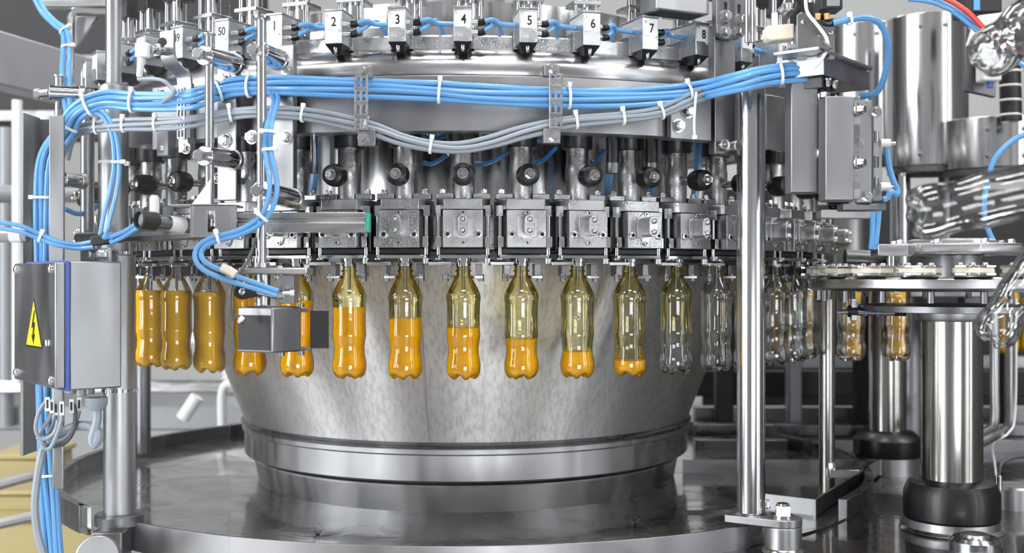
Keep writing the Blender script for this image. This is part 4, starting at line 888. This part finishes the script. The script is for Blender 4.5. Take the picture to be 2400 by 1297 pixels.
for k in range(18):
    a = math.radians(k*20+7); M = Matrix.Translation((SX, SY, 0)) @ Matrix.Rotation(a, 4, 'Z')
    g = part(t, 'gripper', MB().box(-.034, .034, -.295, -.255, .008, .018, M), 'cream_plastic', .001, True, label='cream gripper block')
    part(g, 'top_plate', MB().prism([(-.036, -.30), (-.018, -.31), (-.008, -.295), (.008, -.295), (.018, -.31), (.036, -.30), (.036, -.25), (-.036, -.25)], .018, .022, 'xy', M), 'chrome', .0006, True)
    part(g, 'bottom_plate', MB().prism([(-.036, -.30), (-.018, -.31), (-.008, -.295), (.008, -.295), (.018, -.31), (.036, -.30), (.036, -.25), (-.036, -.25)], .003, .008, 'xy', M), 'chrome', .0006, True)
    for x in (-.022, 0, .022): part(g, 'bolt', MB().dome(M @ V(x, -.272, .022), (0, 0, 1), .0075, .006), 'chrome', 0, True)
    part(g, 'pin', MB().cyl(M @ V(.02, -.27, -.028), M @ V(.02, -.27, -.05), .007, n=12), 'steel_dark', 0, True)
t = thing('clamp_assembly', 'steel clamp block and round arm left of the star wheel hub', 'arm', tuple(at(2095, 640, 2.33)))
part(t, 'clamp_block', MB().box(X(2058, 2.28), X(2130, 2.28), CY+2.28, CY+2.33, Z(600, 2.28), Z(572, 2.28)), 'steel', .002, True)
part(t, 'arm', MB().cyl(at(2130, 586, 2.31), at(2200, 592, 2.4), .013, n=20), 'steel_satin', 0, True)
part(t, 'post', MB().cyl(at(2088, 640, 2.31), at(2088, 598, 2.31), .0085, n=20), 'chrome', 0, True)
part(t, 'side_tube', MB().cyl(at(1980, 602, 2.5), at(2075, 606, 2.5), .016, n=20), 'steel_dark', .001, True)
t = thing('ejector', 'small chrome air cylinder with black ends below the star wheel', 'cylinder', tuple(at(2040, 760, 2.46)))
part(t, 'barrel', MB().cyl(at(2006, 730, 2.45), at(2096, 730, 2.45), .0095, n=20), 'chrome', .001, True)
part(t, 'front_cap', MB().cyl(at(2096, 730, 2.45), at(2122, 730, 2.45), .0105, n=20), 'black_plastic', .001, True)
part(t, 'rear_cap', MB().cyl(at(1988, 730, 2.45), at(2008, 730, 2.45), .013, n=20), 'black_plastic', .001, True)
part(t, 'rod', MB().cyl(at(1962, 732, 2.45), at(1990, 731, 2.45), .005, n=12), 'chrome', 0, True)
part(t, 'holder', MB().box(X(1996, 2.44), X(2010, 2.44), CY+2.44, CY+2.452, Z(752, 2.44), Z(700, 2.44)), 'steel', .001, True)
for px in (2025, 2054): part(t, 'blue_ring', MB().cyl(at(px, 730, 2.45), at(px+4, 730, 2.45), .0102, n=20), 'blue_hose', 0, True)
bottle(tuple(at(1995, 648, 2.70)), (0, 0, .2), 'empty clear bottle held by the star wheel, left of the chrome air cylinder', 'bottles on the star wheel')
bottle(tuple(at(2100, 648, 2.71)), (0, 0, .9), 'empty clear bottle held by the star wheel, behind the black end of the air cylinder', 'bottles on the star wheel')
# rear columns
t = thing('machine_post', 'slim polished post standing behind the side tray', 'post', tuple(at(1938, 1078, 2.9)))
part(t, 'tube', MB().cyl(V(at(1938, 0, 2.9).x, CY+2.9, -.532), at(1938, 655, 2.9), .0195, n=32), 'column_steel', 0, True)
part(t, 'foot', MB().box(X(1945, 2.85), X(2015, 2.85), CY+2.85, CY+2.9, -.50, -.48), 'zinc', .001, True)
part(t, 'bolt', MB().hexbolt(V(X(1952, 2.86), CY+2.87, -.48), (0, 0, 1), .009, .014), 'zinc', 0, True)
t = thing('machine_post', 'thick rear column with black collar behind the star wheel', 'post', tuple(at(2080, 1110, 3.13)))
cx, cy = at(2080, 0, 3.13).x, CY+3.13
part(t, 'tube', MB().lathe([(0, -.45), (.05, -.45), (.05, -.03), (0, -.03)], 48, (cx, cy, 0)), 'column_steel', 0, True)
part(t, 'black_collar', MB().lathe([(0, -.486), (.088, -.486), (.09, -.48), (.09, -.44), (.07, -.42), (.05, -.416), (0, -.416)], 40, (cx, cy, 0)), 'black_rubber', 0, True)
part(t, 'base', MB().lathe([(0, -.532), (.083, -.532), (.083, -.486), (0, -.486)], 40, (cx, cy, 0)), 'steel_satin', 0, True)
# small fittings on the table
t = thing('floor_mount', 'round steel mount at the bottom right corner of the table', 'mount', tuple(at(2272, 1290, 2.2)-V(0, 0, 0)))
c = at(2285, 1250, 2.2)
part(t, 'ring', MB().lathe([(0, -.532), (.047, -.532), (.047, -.505), (.040, -.498), (.028, -.498), (.024, -.492), (0, -.492)], 40, (c.x, c.y, 0)), 'steel', 0, True)
t = thing('floor_mount', 'steel block with cable fitting beside the black collar', 'mount', tuple(at(2360, 1180, 2.65)))
c = at(2372, 1180, 2.65)
part(t, 'block', MB().lathe([(0, -.532), (.05, -.532), (.05, -.485), (.046, -.48), (0, -.48)], 40, (c.x, c.y, 0)), 'steel_satin', 0, True)
part(t, 'fitting', MB().cyl(at(2340, 1150, 2.6), at(2340, 1115, 2.6), .009, n=16), 'chrome', .001, True)
part(t, 'cable', MB().tube([at(2340, 1118, 2.6), at(2350, 1085, 2.62), at(2390, 1072, 2.65), at(2430, 1074, 2.68)], .004, 8), 'dark_cable', 0, True)
for i, (px, d) in enumerate(((2331, 3.0), (2368, 3.05))):
    t = thing('bent_pipe', ['left grey bent pipe behind the star wheel column', 'right grey bent pipe with wire at the picture edge'][i], 'pipe', tuple(at(px, 1030, d)))
    part(t, 'pipe', MB().tube([at(px, 700, d), at(px, 900, d), at(px, 985, d), at(px-14, 1008, d), at(px-60, 1035, d-.1), at(px-120, 1065, d-.2)], .0125, 12), 'steel_satin', 0, True)
    if i: part(t, 'wire', MB().tube([at(px+14, 700, d-.02), at(px+12, 960, d-.02), at(px-4, 1015, d-.03), at(px-40, 1040, d-.05), at(px-36, 1090, d-.05), at(px-30, 1140, d-.3)], .003, 6), 'white_plastic', 0, True)

# tumbling empty bottles in the infeed on the right, in front of the star wheel
def lying(px, py, d, nx, ny, dn, label, scale=1.0):
    base = at(px, py, d); nk = at(nx, ny, dn); ax = (nk-base).normalized(); q = ax.to_track_quat('Z', 'Y')
    o = bottle(tuple(base+ax*.1985*scale), (0, 0, 0), label, 'empty bottles in the infeed'); o.rotation_euler = q.to_euler(); o.scale = (scale,)*3; return o, base, ax
lys = [(2132, 508, 1.52, 2420, 445, 1.50, 'large empty bottle lying sideways in front of the star wheel hub', 1.12), (2318, 800, 1.72, 2440, 610, 1.74, 'empty bottle tilted in front of the right end of the star wheel', 1.0), (2306, 140, 1.55, 2450, 20, 1.6, 'empty bottle tilted in the top right corner', 1.05)]
rk = thing('infeed_rack', 'dark upright infeed rack with grippers at the right picture edge', 'rack', tuple(at(2560, 1380, 1.62)))
part(rk, 'upright', MB().cyl(at(2560, 1700, 1.62), at(2560, -300, 1.62), .018, n=20), 'steel_dark', 0, True)
for a_ in lys:
    o, base, ax = lying(*a_); tip = base+ax*(.1985+.03)*a_[7]
    part(rk, 'gripper_arm', MB().cyl(tip-ax*.012, tip+ax*.03, .018, n=20), 'steel_dark', .001, True)
    e = at(2560, 0, 1.62); part(rk, 'link_bar', MB().cyl(tip+ax*.02, V(e.x, e.y, tip.z+.01), .008, n=12), 'steel_dark', 0, True)

# ================================================================== machines behind on the right
def bgcyl(name, label, px, hw, py0, py1, d, mat, extra=None):
    t = thing(name, label, 'cylinder', tuple(at(px, py1, d))); r = hw/F*d
    part(t, 'shell', MB().cyl(at(px, py1, d), at(px, py0, d), r, n=64), mat, .002, True)
    part(t, 'bottom_flange', MB().cyl(at(px, py1+16, d), at(px, py1, d), r*.96, n=64), 'steel_dark', .002, True)
    for ax_ in (-.5, 0.1):
        for y in (py0+30, py1-24): part(t, 'screw', MB().dome(at(px, y, d)+V(r*math.sin(ax_), -r*math.cos(ax_), 0), (math.sin(ax_), -math.cos(ax_), 0), .007, .004), 'steel_dark', 0, True)
    return t
bgcyl('steel_housing', 'tall polished steel housing at the top right behind the hose loop', 2020, 84, 66, 372, 3.9, 'post_steel')
bgcyl('steel_housing', 'tallest polished steel housing with a bright streak at the top right', 2172, 92, 48, 394, 3.5, 'post_steel')
t = bgcyl('steel_housing', 'low wide polished steel housing at the right picture edge', 2330, 128, 288, 402, 3.4, 'post_steel')
for i, (px, py0, py1, d, r) in enumerate(((2110, 410, 690, 3.5, .03), (1990, 395, 660, 3.8, .05), (2215, 410, 600, 3.5, .02))):
    solo('support_column', MB().cyl(at(px, py1, d), at(px, py0, d), r, n=32), ('chrome', 'steel_satin', 'steel_dark')[i], ['polished leg under the tallest steel housing', 'dull leg under the housing behind the hose loop', 'dark leg right under the tallest housing'][i], 'column')
t = thing('actuator', 'pale air cylinder on a dark plate beside the tallest steel housing', 'actuator', tuple(at(2300, 225, 3.0)))
part(t, 'plate', MB().prism([(X(2262, 3.0), Z(212, 3.0)), (X(2334, 3.0), Z(228, 3.0)), (X(2334, 3.0), Z(110, 3.0)), (X(2262, 3.0), Z(60, 3.0))], CY+3.0, CY+3.02), 'steel_dark', .002, True)
part(t, 'barrel', MB().box(X(2296, 2.95), X(2342, 2.95), CY+2.93, CY+2.98, Z(192, 2.95), Z(100, 2.95)), 'machine_white', .006, True)
part(t, 'top_bracket', MB().prism([(X(2268, 2.95), Z(108, 2.95)), (X(2350, 2.95), Z(80, 2.95)), (X(2350, 2.95), Z(30, 2.95)), (X(2290, 2.95), Z(38, 2.95))], CY+2.94, CY+2.97), 'machine_white', .004, True)
part(t, 'blue_tip', MB().cyl(at(2320, 206, 2.95), at(2320, 192, 2.95), .008, n=12), 'gasket_blue', 0, True)
t = thing('motor', 'black motor with a blue stripe at the top edge', 'motor', tuple(at(2310, 30, 3.0)))
part(t, 'body', MB().box(X(2264, 3.0), X(2350, 3.0), CY+3.0, CY+3.1, Z(30, 3.0), Z(-60, 3.0)), 'black_plastic', .006, True)
part(t, 'blue_stripe', MB().box(X(2282, 2.998), X(2296, 2.998), CY+2.996, CY+3.0, Z(24, 3.0), Z(-60, 3.0)), 'blue_hose', 0, True)
bundle('air_hose', 'red hose arching in the top right corner', [at(2190, -15, 2.4), at(2230, 5, 2.4), at(2270, 32, 2.4), at(2310, 70, 2.4), at(2360, 105, 2.38), at(2420, 140, 2.36)], [(0, 0)], .0058, ('red_hose',), (), 'hose')
bundle('air_hose', 'pair of blue hoses arching below the red hose in the top right corner', [at(2130, -8, 2.42), at(2180, 0, 2.42), at(2225, 18, 2.42), at(2262, 42, 2.41), at(2300, 72, 2.41), at(2350, 115, 2.4), at(2420, 160, 2.38)], [(-.5, 0), (.5, 0)], .005, ('blue_hose',), (), 'hose')
bundle('air_hose', 'blue hose curving down behind the lying bottle at the right edge', [at(2410, 312, 2.5), at(2370, 330, 2.5), at(2330, 372, 2.5), at(2314, 430, 2.5), at(2308, 490, 2.5), at(2318, 540, 2.5), at(2336, 580, 2.48)], [(0, 0)], .006, ('blue_hose',), (), 'hose')
t = thing('corrugated_hose', 'black corrugated hose laced with white cord at the right edge', 'hose', tuple(at(2370, 285, 3.1)))
part(t, 'hose', MB().cyl(at(2370, 285, 3.1), at(2366, 145, 3.1), .028, n=24), 'black_plastic', .002, True)
for k in range(4): part(t, 'lacing', MB().lathe([(.0285, -.003), (.031, 0), (.0285, .003)], 24, at(2368, 270-k*34, 3.1)), 'white_plastic', 0, True)
# dark machine rows behind the star wheel
t = thing('conveyor_frame', 'dark machine frame with rails behind the star wheel and posts', 'machine', (1.9, 1.0, -.532))
part(t, 'back_panel', MB().box(.86, 3.6, 1.3, 1.34, -.50, .34), 'machine_dark', .004, True)
for i, (py, hh, d, mt) in enumerate(((975, 20, 3.9, 'machine_grey'), (1010, 14, 3.7, 'steel_dark'), (900, 30, 4.1, 'machine_dark'), (850, 16, 4.2, 'steel_dark'), (1048, 16, 3.5, 'steel_dark'))):
    part(t, 'rail', MB().box(X(1630, d), X(2500, d), CY+d, CY+d+.06, Z(py+hh, d), Z(py-hh, d)), mt, .004, True)
for i, (px, w_) in enumerate(((1680, 40), (1850, 30), (2010, 36), (2260, 44), (2350, 24))):
    part(t, 'upright', MB().box(X(px, 3.8), X(px+w_, 3.8), CY+3.8, CY+3.86, -.53, -.02), ('machine_dark', 'machine_grey')[i % 2], .004, True)
t = thing('capper_wheel', 'dark rear wheel plate carrying filled bottles behind the star wheel', 'wheel', tuple(at(2100, 690, 3.4)))
part(t, 'plate', MB().lathe([(0, 0), (.42, 0), (.42, .02), (0, .02)], 48, V(at(2120, 0, 3.6).x, CY+3.6, -.055)), 'steel_dark', .002, True)
part(t, 'axle', MB().lathe([(0, -.47), (.07, -.47), (.07, 0), (0, 0)], 32, V(at(2120, 0, 3.6).x, CY+3.6, -.055)), 'steel_dark', .002, True)
for i, (px, d, lb) in enumerate(((1838, 3.28, 'filled orange bottle in the rear, seen through the empties beside the post'), (1892, 3.25, 'filled orange bottle in the rear, left of the slim post'), (1995, 2.98, 'filled orange bottle seen through the left star wheel bottle'), (2102, 2.98, 'filled orange bottle seen through the right star wheel bottle'), (2360, 3.24, 'filled orange bottle in the rear at the right picture edge'), (2405, 3.3, 'filled orange bottle in the rear cut by the right picture edge'))):
    bottle(tuple(at(px, 650, d)-V(0, 0, .02)), (0, 0, i*.4), lb, 'filled bottles in the rear', 'pet_clear', lv(676))

# ================================================================== background on the left
p, q = at(-120, 60, 2.8), at(262, 146, 3.45); z0, z1 = .50, .642
dv = q-p; dv.z = 0; nrm = Vector((dv.y, -dv.x, 0)).normalized()
mb = MB().add([(u.x+o.x, u.y+o.y, z) for o in (Vector(), -nrm*.08) for u in (p, q) for z in (z0, z1)], [(0, 1, 3, 2), (4, 6, 7, 5), (0, 4, 5, 1), (2, 3, 7, 6), (0, 2, 6, 4), (1, 5, 7, 3)])
solo('frame_beam', mb, 'beam_paint', 'wide grey beam slanting across the upper left corner', 'beam', bevel=.006)
t = thing('pipe_frame', 'bent square pipe frame with triangular plate behind the left post', 'frame', tuple(at(165, 262, 2.7)))
part(t, 'pipe', MB().tube([at(165, 262, 2.7), at(165, 100, 2.7), at(165, 50, 2.7), at(172, 30, 2.7), at(190, 24, 2.7), at(320, 26, 2.7)], .009, 10), 'steel', 0, True)
part(t, 'triangle_plate', MB().prism([(X(176, 2.72), Z(112, 2.72)), (X(228, 2.72), Z(38, 2.72)), (X(176, 2.72), Z(38, 2.72))], CY+2.72, CY+2.73), 'steel_satin', .001, True)
solo('overhead_bar', MB().box(X(95, 2.9), X(340, 2.9), CY+2.9, CY+2.94, Z(14, 2.9), Z(-6, 2.9)), 'steel', 'horizontal steel bar at the top left edge', 'bar', bevel=.002)
t = thing('dark_gantry', 'dark overhead gantry in the upper left background', 'gantry', (-2.2, 2.1, .55))
part(t, 'panel', MB().box(-4.2, -1.0, 2.1, 2.16, .62, 1.9), 'machine_dark', .01, True)
for z in (.70, .95): part(t, 'rail', MB().box(-4.2, -1.0, 2.02, 2.1, z, z+.05), 'steel_dark', .004, True)
for i, (px, py0, py1, d, r, mt) in enumerate(((40, 235, 900, 4.2, .018, 'machine_white'), (335, 560, 1062, 3.3, .022, 'steel_dark'), (14, 300, 1000, 4.6, .03, 'machine_grey'), (62, 330, 980, 5.0, .02, 'machine_grey'))):
    solo('upright_tube', MB().cyl(at(px, py1, d), at(px, py0, d), r, n=20), mt, ['pale upright tube in the left background', 'dark upright post behind the filled bottles', 'grey upright tube at the left picture edge', 'grey upright tube in the far left background'][i], 'tube')
solo('cross_tube', MB().cyl(at(-30, 455, 4.4), at(240, 455, 4.6), .035, n=16), 'machine_grey', 'grey horizontal tube in the left background', 'tube')
t = thing('rear_conveyor', 'blurred conveyor with pale panels behind the left post', 'conveyor', (-1.9, 1.6, ZF))
part(t, 'bed', MB().box(-4.2, -.35, 1.5, 2.1, -.62, -.52), 'machine_grey', .01, True)
part(t, 'rail', MB().box(-4.2, -.35, 1.42, 1.46, -.46, -.41), 'steel', .006, True)
part(t, 'rear_rail', MB().box(-4.2, -.35, 2.0, 2.04, -.30, -.25), 'machine_white', .006, True)
for x in (-3.6, -2.4, -1.2, -.5): part(t, 'leg', MB().box(x, x+.06, 1.7, 1.76, ZF, -.62), 'machine_grey', .004, True)
for i, (x, z0_, z1_, mt) in enumerate(((-1.15, -.50, -.30, 'machine_white'), (-.85, -.52, -.22, 'machine_grey'), (-.62, -.5, -.35, 'machine_white'), (-2.3, -.52, -.2, 'machine_dark'), (-2.9, -.52, -.1, 'machine_grey'))):
    part(t, 'panel', MB().box(x, x+.16, 1.9, 1.94, z0_, z1_), mt, .006, True)
solo('white_rod', MB().cyl(at(428, 982, 4.2), at(462, 930, 4.2), .025, n=16), 'machine_white', 'tilted white rod in the blur behind the drum', 'rod')
solo('hook_pipe', MB().tube([at(520, 1000, 4.0), at(520, 930, 4.0), at(528, 905, 4.0), at(548, 900, 4.0)], .016, 10), 'machine_white', 'curved pale pipe just left of the drum', 'pipe')
for i, (px, py, w_, h_, d) in enumerate(((40, 1110, 60, 46, 3.6), (30, 1190, 90, 40, 3.3), (100, 1262, 130, 50, 3.2))):
    p = at(px, py, d); k = d/F
    tt = thing('crate', ['small yellow crate in the lower left blur', 'wider yellow crate below the small one at the left edge', 'yellow crate behind the blue cables at the bottom left'][i], 'crate', tuple(p-V(0, 0, h_*k)), 0, 'yellow crates at the lower left')
    part(tt, 'body', MB().box(p.x-w_*k, p.x+w_*k, p.y, p.y+.25, p.z-h_*k, p.z+h_*k*.7), 'crate_yellow', .008, True)
    part(tt, 'rim', MB().box(p.x-w_*k-.01, p.x+w_*k+.01, p.y-.01, p.y+.26, p.z+h_*k*.7, p.z+h_*k), 'crate_yellow', .006, True)
for i, (y0, y1, y2) in enumerate(((1145, 1120, 1100), (1235, 1215, 1195))):
    solo('floor_pipe', MB().tube([at(-30, y0, 2.9), at(60, y1, 2.95), at(150, y2, 3.0)], .014, 10), 'steel_satin', ['upper grey pipe crossing the yellow crates', 'lower grey pipe crossing the yellow crates'][i], 'pipe')

# ================================================================== bent sensor bracket at the upper left
M, s_, a_ = ring_frame(398, 1.06); zz = lambda y: -(y-650)/s_
t = thing('sensor_bracket', 'bent steel bracket with a round hole and plugged proximity sensor left of box number forty-nine', 'bracket', tuple(M @ V(0, 0, zz(210))))
mb = MB(); k = 10; vs = []; fs = []
for i in range(k+1):
    u = i/k; z = zz(75)+(zz(212)-zz(75))*u; y = .028*(.5+.5*math.tanh((u-.62)*9))-.012
    x = .004+.018*(.5+.5*math.tanh((u-.62)*9))
    vs += [M @ V(x-.019, y, z), M @ V(x+.019, y, z), M @ V(x+.019, y+.005, z), M @ V(x-.019, y+.005, z)]
for i in range(k):
    for j in range(4): fs.append((i*4+j, i*4+(j+1) % 4, i*4+4+(j+1) % 4, i*4+4+j))
fs += [(3, 2, 1, 0), (k*4, k*4+1, k*4+2, k*4+3)]
part(t, 'bent_plate', mb.add(vs, fs), 'steel_plate', .0008, True)
part(t, 'hole', MB().cyl(at(381, 98, 2.18), at(381, 98, 2.175), .008, n=20), 'dark_gap', 0, True)
part(t, 'sensor_barrel', MB().cyl(at(352, 115, 2.15), at(392, 120, 2.20), .009, n=20), 'chrome', .001, True)
part(t, 'sensor_nut', MB().cyl(at(366, 117, 2.165), at(372, 118, 2.17), .0135, n=6), 'zinc', .001, True)
pg = part(t, 'white_plug', MB().box(-.012, .012, -.009, .009, -.015, .013, Matrix.Translation(at(334, 117, 2.14))), 'white_plastic', .003, True)
part(pg, 'plug_neck', MB().cyl(at(332, 134, 2.14), at(326, 180, 2.15), .0075, .0055, n=14), 'white_plastic', .001, True)
bundle('sensor_cable', 'thin pale cable looping from the white plug under the upper left boxes', [at(325, 180, 2.15), at(326, 187, 2.15), at(350, 186, 2.14), at(380, 188, 2.13), at(400, 202, 2.13), at(410, 218, 2.13), at(380, 240, 2.16)], [(0, 0)], .0038, ('grey_cable',), (), 'cable')
for i, (px, py) in enumerate(((1032, 8), (1132, 6))):
    solo('dark_funnel', MB().lathe([(.02, 0), (.02, -.02), (.055, .03), (.055, .12), (.02, .12)], 28, at(px, py+28, 2.9)), 'machine_grey', ['dark funnel hanging behind boxes three and four', 'dark funnel hanging behind boxes four and five'][i], 'funnel', 'funnels behind the numbered boxes')
# clear guard sheet of the machine door in front of the left bottles
gp = solo('guard_pane', MB().box(X(-260, 1.75), X(538, 1.75), CY+1.75, CY+1.754, -.53, .62), 'guard_clear', 'clear plastic guard sheet in front of the electrical box and the filled bottles', 'pane')

t = thing('cable_tie', 'long white cable tie tail hanging from the grey bundle near the right plate', 'cable tie', tuple(on_ring(1628, 325, 1.06)))
part(t, 'strap', MB().tube([on_ring(1632, 216, 1.062), on_ring(1629, 250, 1.062), on_ring(1627, 290, 1.062), on_ring(1628, 320, 1.062)], .0024, 6), 'white_plastic', 0, True)
part(t, 'tie_head', MB().box(-.0045, .0045, -.003, .003, -.004, .004, Matrix.Translation(on_ring(1628, 322, 1.062))), 'white_plastic', .001, True)
t = thing('cable_tie', 'wide white cable tie around the left post holding the looping blue pair', 'cable tie', tuple(at(266, 385, 2.32)))
part(t, 'strap', MB().lathe([(.0298, -.003), (.0315, -.003), (.0315, .003), (.0298, .003)], 40, at(266, 382, 2.32), closed=True), 'white_plastic', 0, True)
part(t, 'tie_head', MB().box(-.005, .005, -.004, .004, -.0045, .0045, Matrix.Translation(at(298, 384, 2.295))), 'white_plastic', .001, True)
